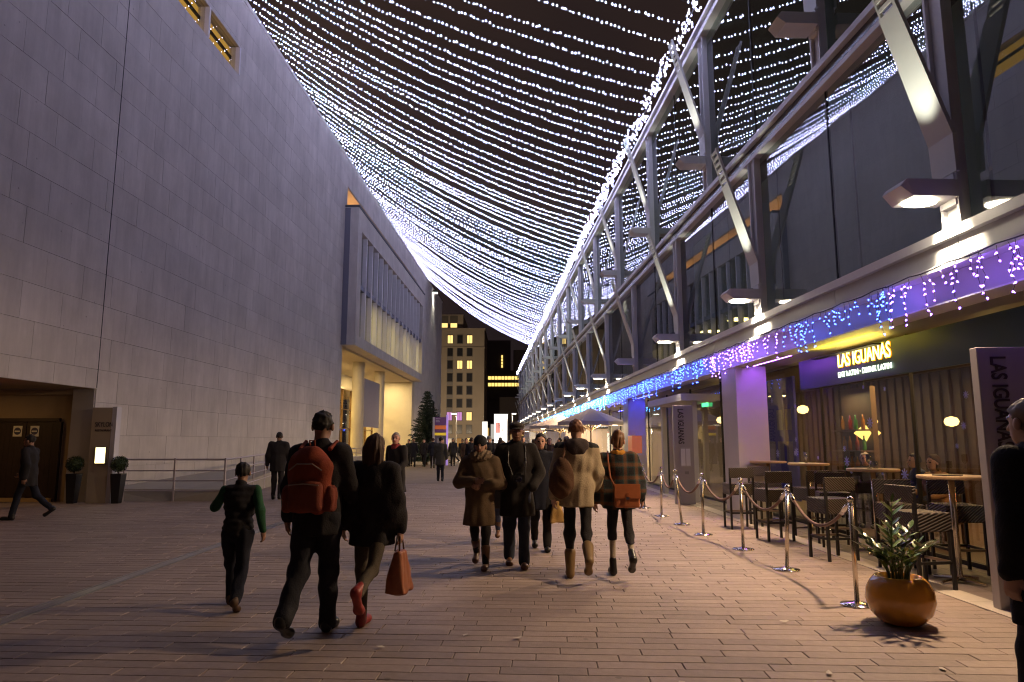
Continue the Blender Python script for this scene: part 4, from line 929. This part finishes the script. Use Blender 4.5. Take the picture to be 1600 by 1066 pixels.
    def pick(c):
        Q = c-hc; Q = np.stack([Q[:,0]*math.cos(hy)+Q[:,1]*math.sin(hy), -Q[:,0]*math.sin(hy)+Q[:,1]*math.cos(hy), Q[:,2]], 1); r_ = np.zeros(len(c))
        r_[(np.abs(Q[:,2]+.062) < .009) & (np.abs(Q[:,0]) < .026) & (Q[:,1] > .06)] = 1
        r_[(np.abs(np.abs(Q[:,0])-.032) < .014) & (np.abs(Q[:,2]-.010) < .0085) & (Q[:,1] > .06)] = 2
        r_[(np.abs(np.abs(Q[:,0])-.032) < .02) & (np.abs(Q[:,2]-.034) < .005) & (Q[:,1] > .06)] = 2
        r_[(c[:,2] < .46) & (np.abs(c[:,0]) < .3)] = 3 if sock else 0
        return r_
    link('body', np_mesh('body', parts, [sk, lip, eye, sockm], pick), root)
    # ---- trousers or skirt
    bt = bare if bare is not None else 0
    def legf(P):
        ds = [ell(P, C(0,-.01,.955), (.158,.125,.15))]
        for sd in 'LR':
            h_, kn, an, _ = J[sd]; ds += [seg(P, h_, kn, .094*legr, .066*legr), seg(P, kn, an, .066*legr, (.058 if boot < .15 else .046)*legr)]
        d = union(ds, .035)+folds(P, .006, 26, seed)+folds(P, .002, 60, seed+1); wl = C(0,0,1.03)[2]
        d = np.maximum(d, P[:,2]-wl-.04)
        if bt: d = np.maximum(d, bt-P[:,2])
        return d
    link('trousers' if not bt else 'shorts', np_mesh('trousers', [surface(legf, lo, hi, vox)], [legm]), root)
    # ---- shoes
    for sd in 'LR':
        h_, kn, an, pt_ = J[sd]; f_ = v3(0, math.cos(pt_), math.sin(pt_)); dn_ = v3(0, math.sin(pt_), -math.cos(pt_)); heel = an+dn_*.038-f_*.03; toe = heel+f_*.20
        def shoef(P):
            d = union([seg(P, heel, toe, .040, .036), ell(P, toe-f_*.02, (.047,.058,.038)), seg(P, heel-dn_*.02, an+(kn-an)/np.linalg.norm(kn-an)*boot, .046, .064 if boot > .15 else .045)], .03); return np.maximum(d, (P-heel)@dn_-.036)
        link('shoe' if boot < .15 else 'boot', np_mesh('shoe', [surface(shoef, an-v3(.14,.24,.2), an+v3(.14,.3,.16+boot), min(vox, .016))], [shoem]), root)
    # ---- upper garment
    hz = hem; sl = []
    def topf(P):
        ds = [ell(P, C(0,0,1.25), (.182+puff,.128+puff,.25)), ell(P, C(0,-.005,1.0), (.168+puff,.128+puff,.19)), seg(P, C(-.135,-.008,1.405), C(.135,-.008,1.405), .072+puff*.6, .072+puff*.6), seg(P, C(0,-.015,1.42), C(0,-.01,1.49), .075, .068)]
        if hz < .85: ds.append(seg(P, C(0,-.005,1.02), up(v3(0,-.01,hz-.12)), .168+puff, .175+puff+skirt, .78))
        if top == 'cape': ds += [seg(P, C(-.10,-.01,1.38), C(-.17,-.01,1.02), .08, .17, .8), seg(P, C(.10,-.01,1.38), C(.17,-.01,1.02), .08, .17, .8)]
        if sleeves is None:
            for sd in 'LR':
                s_, e, w_ = A[sd]; ds += [seg(P, s_, e, .066+puff*.7, .056+puff*.7), seg(P, e, w_, .056+puff*.7, .044+puff*.6)]
        d = union(ds, .04); zz = np.clip((1.15-dz-P[:,2])/.5, 0, 1); th = np.arctan2(P[:,0], P[:,1])
        d = d+folds(P, .007, 22, seed+3)+folds(P, .0015, 55, seed+4)+zz*.010*np.sin(th*7+seed)+(.006*np.sin(P[:,2]*78) if top == 'puffer' else 0)
        return np.maximum(d, hz-dz-P[:,2])
    lo2 = lo-v3(.05,.05,0); hi2 = hi+v3(.05,.05,0)
    tm = [topm]+([yoke[1]] if yoke else [])
    link({'cape':'cape','puffer':'gilet'}.get(top, 'coat' if hem < .75 else 'jacket'), np_mesh('top', [surface(topf, lo2, hi2, vox)], tm, (lambda c: (c[:,2] > yoke[0]-dz)*1.) if yoke else None), root)
    if sleeves is not None:
        for sd in 'LR':
            s_, e, w_ = A[sd]; link('sleeve', np_mesh('sleeve', [surface(lambda P: union([seg(P, s_, e, .064, .055), seg(P, e, w_, .055, .042)], .03)+folds(P, .004, 25, seed), np.minimum(np.minimum(s_, e), w_)-.12, np.maximum(np.maximum(s_, e), w_)+.12, vox)], [sleeves]), root)
    if scarf: link('scarf', np_mesh('scarf', [surface(lambda P: union([ell(P, C(0,0,1.475), (.105,.10,.058)), ell(P, C(0,.06,1.43), (.07,.06,.06))], .02)+folds(P, .006, 45, seed), C(-.2,-.2,1.3), C(.2,.25,1.62), .014)], [scarf]), root)
    if fur: link('fur_collar', np_mesh('fur', [surface(lambda P: np.minimum(np.abs(ell(P, C(0,-.01,1.49), (.15,.135,.075)))-.02, 9)+folds(P, .012, 110, seed), C(-.25,-.25,1.36), C(.25,.25,1.62), .012)], [fur]), root)
    if hood: link('hood', np_mesh('hood', [surface(lambda P: union([seg(P, C(-.075,-.07,1.47), C(.075,-.07,1.47), .065, .065), ell(P, C(0,-.115,1.43), (.10,.05,.10))], .04)+folds(P, .006, 30, seed), C(-.25,-.3,1.25), C(.25,.2,1.62), .014)], [hood]), root)
    # ---- hair and hats
    def hairf(P):
        Q = P-hc; Q = np.stack([Q[:,0]*math.cos(hy)+Q[:,1]*math.sin(hy), -Q[:,0]*math.sin(hy)+Q[:,1]*math.cos(hy), Q[:,2]], 1)
        cap = ell(Q, (0,-.018,.036), (.087,.104,.10))
        if hair in ('cap', 'beanie'):
            if hair == 'cap': d = union([ell(Q, (0,.0,.085), (.098,.118,.048)), ell(Q, (0,-.015,.05), (.09,.105,.055))], .02); d = np.maximum(d, .032-Q[:,2]); return smin(d, ell(Q, (0,.112,.042), (.075,.055,.010)), .012)
            d = ell(Q, (0,-.012,.05), (.096,.112,.11)); return np.maximum(d, .030-Q[:,2]-.25*Q[:,1])+folds(P, .003, 80, seed)
        cut = Q[:,1]*.80-(Q[:,2]-.038)*.62-.022; d = np.maximum(cap, cut)
        if hair == 'short': return np.maximum(d, -.098+.75*np.maximum(0,Q[:,1]+.05)-Q[:,2])+folds(P, .007, 65, seed)+folds(P, .003, 150, seed)
        if hair == 'crew': return np.maximum(ell(Q, (0,-.018,.034), (.082,.100,.096)), np.maximum(cut, -.092+.75*np.maximum(0,Q[:,1]+.05)-Q[:,2]))+folds(P, .006, 75, seed)+folds(P, .003, 160, seed)
        if hair == 'long': d = union([d, seg(Q, (-.045,-.06,-.02), (-.06,-.075,-.2), .055, .045), seg(Q, (.045,-.06,-.02), (.06,-.075,-.2), .055, .045), seg(Q, (0,-.075,0), (0,-.09,-.22), .06, .05)], .03)
        if hair == 'bob': d = union([d, seg(Q, (-.06,-.03,0), (-.068,-.02,-.10), .036, .03), seg(Q, (.06,-.03,0), (.068,-.02,-.10), .036, .03), seg(Q, (0,-.07,0), (0,-.075,-.10), .055, .045)], .03)
        if hair == 'bun': d = union([d, ell(Q, (0,-.06,.11), (.05,.05,.042)), ell(Q, (0,-.085,-.03), (.06,.04,.06))], .025)
        if hair == 'curly': d = union([ell(Q, (0,-.03,.04), (.125,.125,.125)), seg(Q, (0,-.06,0), (0,-.07,-.12), .09, .08)], .03); d = np.maximum(d, cut-.02)+folds(P, .010, 70, seed)
        th = np.arctan2(Q[:,0], Q[:,1]); return d+folds(P, .005, 55, seed)+.0045*np.sin(th*17+Q[:,2]*14)+.003*np.sin(th*31-Q[:,2]*22)
    link({'cap':'flat_cap','beanie':'knit_hat'}.get(hair, 'hair'), np_mesh('hair', [surface(hairf, hc-v3(.2,.22,.34), hc+v3(.2,.22,.22), max(hv, .01))], [hairm]), root)
    root['dz'] = dz
    return root, {'A': A, 'J': J, 'C': C, 'k': k, 'hc': hc}
BLACK = cloth('black', (.02,.018,.02)); NAVY = cloth('navy', (.016,.018,.03)); JEANS = cloth('jeans', (.035,.042,.065)); CHAR = cloth('charcoal', (.028,.027,.03)); DJEANS = cloth('dark_jeans', (.022,.023,.030))
SHOEB = mat('black_leather', (.013,.012,.012), .3); SHOEBR = mat('brown_leather', (.12,.055,.03), .4, var=.2)
HB = mat('hair_black', (.012,.009,.008), .7); HBR = mat('hair_brown', (.055,.028,.015), .7, var=.3, vscale=30, stretch=(3,3,.4)); HGI = mat('hair_ginger', (.17,.07,.035), .5, var=.3, vscale=40); HGR = mat('hair_grey', (.33,.28,.27), .6); HBL = mat('hair_blond', (.30,.20,.10), .5, var=.3, vscale=30); HAU = mat('hair_auburn', (.16,.075,.03), .45, var=.4, vscale=40, stretch=(3,3,.4))
NEAR = dict(vox=.0145, hx=.018)
# foreground group walking away
kid, _ = person('child in black gilet with green sleeves walking away at the left', (-2.62,6.85,0), 8, 1.36, ((20,10),(-10,30)), ((30,35,70),(-28,18,40)), 8, top='puffer', topm=cloth('gilet', (.018,.017,.02)), hem=.86, puff=.012, sleeves=cloth('green', (.02,.085,.038)), legm=NAVY, legr=1.1, shoem=mat('brown_trainer', (.085,.045,.022), .6), hair='short', hairm=HB, skin='brown', seed=3, **NEAR)
tall, ti = person('tall man in black jacket and dark jeans walking away in the left foreground', (-1.62,5.95,0), -4, 1.80, ((-17,26),(8,4)), ((-8,10,18),(10,12,22)), 3, topm=BLACK, hem=.76, puff=.012, legm=DJEANS, legr=1.18, shoem=SHOEB, hair='crew', hairm=HB, skin='brown', seed=5, **NEAR)
wom, wi = person('woman in loose black cape, grey leggings and red shoes walking away', (-1.20,6.12,0), -6, 1.60, ((6,4),(-34,40)), ((-5,16,20),(-4,13,6)), 3, top='cape', topm=BLACK, hem=.74, puff=.02, skirt=.03, legm=cloth('olive_grey', (.09,.075,.055)), legr=.86, shoem=mat('red_shoe', (.27,.03,.025), .45), hair='long', hairm=HBR, seed=7, **NEAR)
tan, tni = person('man in beige hooded jacket and black jeans walking away on the right', (.76,8.30,0), -2, 1.80, ((2,3),(-20,34)), ((-6,12,12),(8,10,14)), 2, topm=cloth('beige', (.36,.29,.19)), hem=.77, puff=.022, yoke=(1.43, CHAR), legm=BLACK, legr=.86, shoem=mat('tan_boot', (.20,.125,.05), .55), boot=.2, hair='crew', hairm=HGI, hood=cloth('hood_dark', (.06,.045,.045)), seed=9, **NEAR)
def plaid():
    m = cloth('plaid', (.02,.02,.02)); n_ = m.node_tree.nodes; l = m.node_tree.links; b = n_['Principled BSDF']; t = n_.new('ShaderNodeTexCoord'); outs = []
    for d_, sc_ in (('X', 6.5), ('Z', 6.0)):
        w_ = n_.new('ShaderNodeTexWave'); w_.bands_direction = d_; w_.inputs['Scale'].default_value = sc_*.33; w_.inputs['Distortion'].default_value = .3; l.new(t.outputs['Object'], w_.inputs['Vector'])
        r_ = n_.new('ShaderNodeValToRGB'); e = r_.color_ramp.elements; e[0].color = (.012,.012,.014,1); e[1].color = (.16,.07,.03,1); e[0].position = .35; e[1].position = .95; x = e.new(.7); x.color = (.02,.05,.05,1); l.new(w_.outputs['Fac'], r_.inputs['Fac']); outs.append(r_.outputs['Color'])
    mx = n_.new('ShaderNodeMix'); mx.data_type = 'RGBA'; mx.inputs['Factor'].default_value = .5; l.new(outs[0], mx.inputs['A']); l.new(outs[1], mx.inputs['B']); l.new(mx.outputs['Result'], b.inputs['Base Color']); return m
pla, pli = person('woman in dark plaid cape with mustard scarf walking away on the right', (1.27,8.45,0), -2, 1.66, ((4,4),(-22,32)), ((-6,18,16),(6,18,16)), 2, top='cape', topm=plaid(), hem=.80, puff=.015, skirt=.02, legm=BLACK, legr=.84, bare=.42, sock=cloth('grey_sock', (.33,.28,.22)), shoem=SHOEB, boot=.11, hair='bun', hairm=HAU, scarf=cloth('mustard', (.45,.20,.025)), seed=11, **NEAR)
# couple walking towards the camera
par, pai = person('woman in brown parka with fur hood and dark knit hat, arms folded', (-.40,8.95,0), 176, 1.60, ((10,6),(-14,24)), lean=1, topm=cloth('parka_brown', (.105,.07,.042)), hem=.56, puff=.03, skirt=.02, legm=BLACK, legr=.92, shoem=SHOEBR, boot=.2, hair='beanie', hairm=cloth('knit_black', (.012,.012,.016)), skin='brown', elbows=(((-.29,.03,1.12), (-.06,.24,1.10)), ((.29,.03,1.14), (.05,.26,1.16))), fur=cloth('fur', (.17,.125,.085)), seed=13, **NEAR)
hat, hai = person('man in long black coat and flat cap walking towards the camera', (.06,9.05,0), 181, 1.79, ((8,4),(-8,14)), lean=0, topm=cloth('coat_black', (.017,.014,.014)), hem=.60, puff=.02, skirt=.03, legm=JEANS, legr=1.15, shoem=SHOEBR, boot=.11, hair='cap', hairm=cloth('cap_grey', (.045,.038,.036)), skin='dark', elbows=(((-.29,-.04,1.13), (-.20,.14,.96)), ((.29,-.04,1.13), (.20,.14,.96))), hands=False, seed=15, **NEAR)
MID = dict(vox=.02, hx=.024)
person('smiling woman in grey coat and jeans half hidden behind the parka woman', (-.16,11.2,0), 178, 1.56, ((12,6),(-16,26)), ((8,8,20),(-8,8,14)), topm=cloth('grey_coat', (.05,.045,.042)), hem=.58, skirt=.02, puff=.01, legm=cloth('blue_jeans', (.06,.08,.15)), shoem=SHOEBR, boot=.2, hair='long', hairm=HBR, seed=17, **MID)
cw, cwi = person('person in dark coat between the capped man and the beige jacket', (.42,10.4,0), 180, 1.66, ((10,6),(-12,20)), ((4,8,8),(2,10,6)), topm=NAVY, hem=.6, skirt=.02, legm=BLACK, shoem=SHOEB, hair='bob', hairm=HB, seed=19, **MID)
person('grey-haired man in long black coat with red scarf and pale trousers', (-2.34,14.35,0), 150, 1.74, ((14,6),(-12,24)), ((10,14,50),(-8,10,20)), 2, topm=BLACK, hem=.55, skirt=.03, puff=.015, legm=cloth('pale_grey', (.26,.25,.27)), shoem=mat('white_shoe', (.5,.48,.45), .5), hair='crew', hairm=HGR, skin='pink', headyaw=25, scarf=cloth('red', (.30,.05,.05)), seed=21, **MID)
person('dark-haired person in pale blue-grey jacket beside the grey-haired man', (-2.98,15.1,0), -80, 1.70, ((16,6),(-14,26)), ((20,10,40),(-10,10,20)), 8, topm=cloth('pale_blue', (.34,.35,.44)), hem=.80, puff=.015, legm=CHAR, shoem=SHOEB, hair='short', hairm=HB, seed=23, **MID)
person('man in black standing by the railing behind the backpack', (-6.35,19.2,0), 12, 1.80, ((5,3),(-6,8)), ((-4,14,20),(6,12,26)), topm=BLACK, hem=.72, puff=.03, legm=BLACK, shoem=SHOEB, hair='crew', hairm=HB, skin='brown', seed=25, vox=.026, hx=.03)
person('man in dark coat close to the camera at the right edge', (2.78,3.72,0), 12, 1.77, ((10,6),(-14,22)), ((-8,9,14),(8,9,20)), topm=BLACK, hem=.62, puff=.03, skirt=.02, legm=BLACK, shoem=SHOEB, hair='short', hairm=mat('hair_sand', (.16,.09,.05), .5), scarf=cloth('tan_scarf', (.25,.15,.09)), seed=27, **NEAR)
person('dark figure crossing in front of the double doors', (-9.75,14.3,0), 95, 1.70, ((18,6),(-20,30)), ((-16,8,20),(18,8,26)), topm=BLACK, hem=.7, puff=.02, legm=NAVY, shoem=SHOEB, hair='short', hairm=HB, skin='brown', seed=29, vox=.026, hx=.03)
# far crowd
FAR = dict(vox=.034, hx=.036, hands=False)
crowd = [(-2.83,28.0,2,1.72,'olive','man in grey-green coat walking away in the middle distance',.62), (-5.4,43.3,178,1.70,'black','dark clad person standing in front of the fir tree',.75), (-6.1,43.6,190,1.74,'charcoal','left of two dark figures beside the fir tree',.6), (-6.5,44.5,150,1.68,'navy','dark figure at the left foot of the fir tree',.7),
    (-3.75,44.8,5,1.75,'charcoal','grey-coated man below the striped information sign',.7), (-3.2,45.5,170,1.70,'navy','navy figure beside the slim street lamp',.65), (-2.75,43.0,0,1.66,'blondc','blond woman in dark coat right of the street lamp',.6), (-2.4,46.5,185,1.74,'black','dark figure behind the parka woman',.7), (-1.7,40.0,2,1.70,'black','dark coated person left of the glowing banner',.6),
    (-1.15,37.0,178,1.72,'charcoal','charcoal figure before the glowing banner',.7), (-.55,33.5,0,1.74,'black','black coated person just right of the knit hat',.6), (-.2,41.0,182,1.64,'brownc','brown coated woman near the flat cap',.62), (.9,24.5,0,1.72,'black','dark person right of the capped man',.7), (1.35,25.6,190,1.68,'brownc','brown haired woman below the second parasol',.6), (1.75,22.6,4,1.70,'black','black coated person by the beige jacket shoulder',.6), (.5,31.0,178,1.74,'navy','navy person near the far parasols',.7), (1.1,36.0,5,1.68,'charcoal','charcoal person under the farthest parasol',.65),
    (-1.75,30.5,2,1.72,'black','dark coated walker left of the parka woman',.65), (-2.2,34.0,180,1.68,'brownc','brown coated woman near the glowing banners',.6), (-.95,29.0,178,1.76,'charcoal','tall charcoal figure just behind the knit hat',.7), (-1.3,48.0,0,1.72,'navy','navy walker between the banners',.7), (-3.9,39.5,182,1.66,'blondc','blond woman left of the lamp post',.6), (-4.6,41.0,4,1.76,'navy','navy walker right of the fir tree',.72), (2.1,30.5,90,1.7,'black','dark guest under the nearest parasol',.7), (1.95,36.5,200,1.68,'brownc','brown coated guest by the far screen',.65), (.15,27.5,0,1.74,'black','dark walker behind the capped man',.6),
    (-4.3,52.0,90,1.72,'black','far dark figure behind the information sign',.7), (-2.0,54.0,180,1.70,'charcoal','far figure in front of the slim banner',.7), (-3.4,57.0,0,1.74,'navy','far navy figure below the apartment block',.7), (-.9,50.0,0,1.70,'brownc','far brown figure under the wide banner',.62), (.3,48.0,180,1.72,'black','far dark figure right of the wide banner',.7), (-7.6,46.0,120,1.72,'black','far dark figure at the hall entrance columns',.7), (-8.2,49.0,80,1.70,'navy','far navy figure under the hall window box',.7)]
CCOL = {'olive': cloth('olive', (.085,.08,.06)), 'black': BLACK, 'charcoal': CHAR, 'navy': NAVY, 'blondc': CHAR, 'brownc': cloth('brown_coat', (.09,.055,.035))}
hs = [('short', HB), ('bob', HBR), ('short', HBR), ('long', HBR), ('beanie', cloth('grey_knit', (.2,.19,.2)))]
for i, (x, y, f_, H_, c, lb, hm) in enumerate(crowd):
    hr = ('long', HBL) if c == 'blondc' else ('long', HBR) if c == 'brownc' else hs[i % 5 if i % 5 != 3 else 0]
    person(lb, (x, y, 0), f_, H_, ((14,8),(-16,26)) if i % 3 else ((4,3),(-4,6)), ((8,9,20),(-8,9,16)), topm=CCOL[c], hem=hm, puff=.015, skirt=.02, legm=(DJEANS, BLACK, CHAR)[i % 3], shoem=SHOEB, hair=hr[0], hairm=hr[1], skin=('light','light','brown')[i % 3], seed=40+i, group='crowd in the middle distance', **FAR)
# diners behind the glass
dn_ = [(6.75,8.6,200,'curly',HBL,'blond curly-haired diner behind the glass near the tilted totem','stripe'), (6.9,9.5,170,'short',HBR,'diner in striped top behind the glass at the right','charcoal'), (6.55,10.9,100,'bob',HBR,'diner in pale top behind the second high table','pale'), (6.9,12.0,80,'short',HB,'dark-haired diner left of the second high table','navy'), (6.6,13.2,150,'short',HGR,'grey-haired diner below the lozenge lamp','black'), (7.3,14.6,90,'bob',HB,'farthest diner in dark top behind the glass','black')]
DC = {'stripe': cloth('green_top', (.06,.09,.05)), 'charcoal': CHAR, 'pale': cloth('peach', (.36,.2,.12)), 'navy': cloth('blue_top', (.04,.06,.14)), 'black': BLACK}
for i, (x, y, a, h_, hm, lb, c) in enumerate(dn_):
    person(lb, (x, y, .02), a, 1.70, ((86,86),(86,86)), ((20,10,60),(20,10,70)), 4, topm=DC[c], hem=.86, legm=CHAR, shoem=SHOEB, hair=h_, hairm=hm, seed=80+i, seated=True, group='diners inside the restaurant', **FAR)
    st = MB().box(-.22,.22,-.22,.2,.36,.40).box(-.22,.22,-.26,-.22,.36,.86)
    t = thing('dining_chair', 'dining chair under '+lb.split(' behind')[0].split(' left')[0].split(' below')[0], 'chair', (x, y, .02), R(a), 'dining chairs in the restaurant')
    MB().box(-.22,.22,-.22,.2,.30,.345).build('seat', WOOD, t); MB().box(-.22,.22,-.28,-.24,.32,.86).build('backrest', WOOD, t)
    for sx in (-1,1):
        for sy in (-1,1): MB().box(sx*.19-.02, sx*.19+.02, sy*.19-.02, sy*.19+.02, 0, .30).build('leg', WOOD, t)

# ------------------------------------------------------------------ things people carry
def world(root, p): return root.matrix_basis @ Vector(p)
def rbox(P, c, b, r):
    e = np.abs(P-c)-np.asarray(b)+r; return np.linalg.norm(np.maximum(e, 0), axis=1)+np.minimum(e.max(1), 0)-r
def sdf_obj(name, fn, lo, hi, h, m, parent): return link(name, np_mesh(name, [surface(fn, lo, hi, h)], [m]), parent)
bpt = thing('backpack', 'large rounded rust-orange backpack on the tall man', 'backpack', tall.matrix_basis.translation, R(-4)); kk = ti['k']; bpt.scale = (kk,)*3
bc = ti['C'](0,-.22,1.20); RUST = cloth('rust', (.25,.05,.024))
sdf_obj('bag_body', lambda P: union([rbox(P, bc+v3(0,.0,-.03), (.165,.095,.215), .085), ell(P, bc+v3(0,0,.10), (.165,.11,.17))], .04)+folds(P, .009, 24, 2), bc-.4, bc+.4, .014, RUST, bpt)
sdf_obj('front_pocket', lambda P: rbox(P, bc+v3(0,-.085,-.12), (.135,.05,.115), .045)+folds(P, .007, 30, 4), bc-v3(.3,.3,.4), bc+v3(.3,.2,.3), .014, cloth('rust_dark', (.20,.05,.03)), bpt)
MB().tube([tuple(bc+v3(-.13,-.105,.08)), tuple(bc+v3(-.06,-.128,.13)), tuple(bc+v3(.06,-.128,.13)), tuple(bc+v3(.13,-.105,.08))], .006, 5).build('zip', mat('zip_grey', (.3,.2,.16), .4), bpt)
for s_ in (-1, 1): sdf_obj('side_pocket', lambda P: rbox(P, bc+v3(s_*.165,.01,-.14), (.045,.07,.10), .035)+folds(P, .006, 40, 5), bc+v3(s_*.165-.12,-.15,-.3), bc+v3(s_*.165+.12,.15,.0), .013, cloth('rust_dark', (0,0,0)), bpt)
MB().tube([tuple(bc+v3(-.02,.03,.27)), tuple(bc+v3(-.02,.02,.31)), tuple(bc+v3(.02,.02,.31)), tuple(bc+v3(.02,.03,.27))], .008, 6).build('grab_loop', RUST, bpt)
MB().tube([tuple(bc+v3(-.12,-.138,-.03)), tuple(bc+v3(0,-.142,-.02)), tuple(bc+v3(.12,-.138,-.03))], .005, 5).build('pocket_zip', mat('zip_grey', (0,0,0)), bpt)
for s_ in (-1, 1): MB().tube([tuple(ti['C'](s_*.12,-.14,1.44)), tuple(ti['C'](s_*.13,.0,1.50)), tuple(ti['C'](s_*.14,.12,1.36)), tuple(ti['C'](s_*.15,.13,1.15))], .018, 6).build('strap', RUST, bpt)
def handbag(root, inf, side, label, m, w_=.30, h_=.26, dp=.12, drop=.22, nm='handbag', off=(0,0,0)):
    wr = inf['A'][side][2]; p = world(root, wr+v3(*off)); t = thing(nm, label, 'bag', p, root.rotation_euler.z)
    def bagf(P):
        tz = np.clip((P[:,2]+drop+h_)/h_, 0, 1); q = np.abs(P-np.array([0,0,-drop-h_/2])); hw = w_/2*(1-.30*tz*tz); ht = dp/2*(1.05-.62*tz)
        e = np.stack([q[:,0]-ht+.02, q[:,1]-hw+.02, q[:,2]-h_/2+.02], 1); return np.linalg.norm(np.maximum(e, 0), axis=1)+np.minimum(e.max(1), 0)-.02+folds(P, .008, 26, 8)
    sdf_obj('bag_body', bagf, v3(-.2,-.3,-drop-h_-.08), v3(.2,.3,-drop+.06), .012, m, t)
    for s_ in (-1, 1): MB().tube([(s_*.02,-.07,-drop+.0), (s_*.012,-.035,-drop*.35), (0,0,-.09), (s_*.012,.035,-drop*.35), (s_*.02,.07,-drop)], .007, 6).build('handle', mat('strap_dark', (.06,.03,.02), .5), t)
    return t
handbag(wom, wi, 'R', 'orange-brown handbag hanging from the hand of the woman in the black cape', mat('orange_leather', (.30,.095,.04), .5, var=.25, vscale=8), .30, .34, .17, .18)
handbag(cw, cwi, 'L', 'straw coloured bag carried beside the capped man', cloth('straw', (.42,.26,.09)), .42, .30, .2, .14)
sat = thing('satchel', 'orange leather satchel worn across the plaid cape', 'bag', pla.matrix_basis.translation, R(-2)); kk = pli['k']; sat.scale = (kk,)*3
sc0 = pli['C'](.07,-.235,.98); SAT = mat('satchel_leather', (.42,.13,.045), .42, var=.15, vscale=10)
MB().box(-.15,.15,-.05,.05,-.15,.13).build('bag_body', SAT, sat, loc=tuple(sc0), bevel=.02); MB().box(-.155,.155,-.06,-.051,-.04,.135).build('flap', SAT, sat, loc=tuple(sc0), bevel=.003)
MB().box(-.012,.012,-.068,-.061,-.10,.03).build('buckle_strap', mat('satchel_strap', (.3,.09,.03), .4), sat, loc=tuple(sc0)); MB().box(-.02,.02,-.072,-.062,-.05,-.02).build('buckle', CHROME, sat, loc=tuple(sc0))
MB().tube([tuple(sc0+v3(-.14,.03,.1)), tuple(pli['C'](-.12,-.20,1.18)), tuple(pli['C'](-.14,-.13,1.40)), tuple(pli['C'](-.13,-.02,1.50)), tuple(pli['C'](-.10,.12,1.38))], .011, 6).build('strap', mat('satchel_strap', (0,0,0)), sat)
bp2 = thing('backpack', 'brown backpack slung on the left shoulder of the beige jacket', 'backpack', tan.matrix_basis.translation, R(-2)); kk = tni['k']; bp2.scale = (kk,)*3
b2 = tni['C'](-.17,-.17,1.10); BRN = cloth('brown_bag', (.085,.042,.022))
sdf_obj('bag_body', lambda P: union([ell(P, b2, (.12,.10,.22)), ell(P, b2+v3(-.02,0,-.07), (.13,.11,.15))], .05)+folds(P, .008, 28, 6), b2-.3, b2+.3, .014, BRN, bp2)
MB().tube([tuple(b2+v3(0,-.02,.2)), tuple(tni['C'](-.13,-.10,1.45)), tuple(tni['C'](-.13,.0,1.51)), tuple(tni['C'](-.14,.13,1.34))], .018, 6).build('strap', BRN, bp2)
cm = thing('camera', 'black camera hanging on the front of the black coat', 'camera', hat.matrix_basis.translation, R(181)); kk = hai['k']; cm.scale = (kk,)*3
c0 = hai['C'](-.02,.215,1.06); CB = mat('camera_black', (.01,.01,.011), .25)
MB().box(-.075,.075,-.035,.03,-.05,.05).box(-.03,.03,-.02,.03,.05,.075).build('camera_body', CB, cm, loc=tuple(c0), bevel=.006); o = MB().lathe([(.036,0), (.04,.02), (.04,.07), (.033,.075), (.03,.06), (.001,.058)], 20).build('camera_lens', mat('lens_glass', (.02,.02,.03), .05, spec=1.), cm, loc=tuple(c0+v3(0,.03,-.005))); o.rotation_euler = (R(-90),0,0)
MB().tube([tuple(c0+v3(-.07,0,.04)), tuple(hai['C'](-.11,.165,1.25)), tuple(hai['C'](-.10,.09,1.46)), tuple(hai['C'](0,-.075,1.50)), tuple(hai['C'](.10,.09,1.46)), tuple(hai['C'](.11,.165,1.25)), tuple(c0+v3(.07,0,.04))], .006, 5).build('neck_strap', CB, cm)

# ------------------------------------------------------------------ bar and palm inside the restaurant
for z in (.95, 1.35, 1.75): MB().box(1.95, 2.2, 13.2, 14.3, z, z+.03).build('shelf', mat('shelf_dark', (0,0,0)), pav)
light('shelf_lamp', 'AREA', (1.9, 13.75, 2.5), 10, (1,.8,.4), pav, size=.2, sizey=.9)
rq = random.Random(8)
for k in range(12):
    z = (.98, 1.38, 1.78)[k % 3]; sx_ = 13.3+.23*(k//3)+rq.uniform(0,.08); c = rq.choice(((.05,.2,.05),(.3,.12,.02),(.25,.25,.22),(.3,.03,.02)))
    o = MB().lathe([(.035,0), (.037,.02), (.037,.17), (.014,.22), (.013,.28), (.001,.281)], 12).build('bottle', mat('bottle_%d' % (k % 4), c, .1), None, True, pw_(2.08, sx_, z))
    tag(o, ordw(k+1)+' bottle counted along the lit bar shelf behind the glass', 'bottle', 'bottles on the bar shelf')
pm_ = thing('potted_palm', 'yellow-green potted palm inside the window near the right totem', 'plant', pw_(1.75, 8.35, 0))
MB().lathe([(.14,0), (.2,.4), (.18,.4), (.1,.36)], 18).build('pot', DARKMETAL, pm_); MB().tube([(0,0,.3), (.03,0,1.0), (0,.02,1.75)], [.05,.04,.025], 8).build('trunk', mat('bark', (0,0,0)), pm_)
for k in range(9):
    an = k*.7+rq.uniform(-.2,.2); d_ = Vector((math.cos(an), math.sin(an), 0)); pts = [Vector((0,.02,1.72))+d_*(.55*u)+Vector((0,0,.5*u-.75*u*u)) for u in (0,.2,.4,.6,.8,1.)]; m = MB().tube(pts, [.01,.009,.008,.006,.004,.002], 5)
    for i in range(1, 6):
        for j in range(4):
            p = pts[i-1].lerp(pts[i], j/4); sd = d_.cross(Vector((0,0,1)))
            for sg_ in (-1, 1):
                e = p+sd*sg_*.17+d_*.07-Vector((0,0,.05)); m.add([p-d_*.012, e, p+d_*.014], [(0,1,2)])
    m.build('frond', mat('palm_leaf', (.16,.20,.05), .5), pm_)
light('palm_lamp', 'SPOT', (0,0,2.9), 25, (1,.85,.3), pm_, size=.05, spot=70)
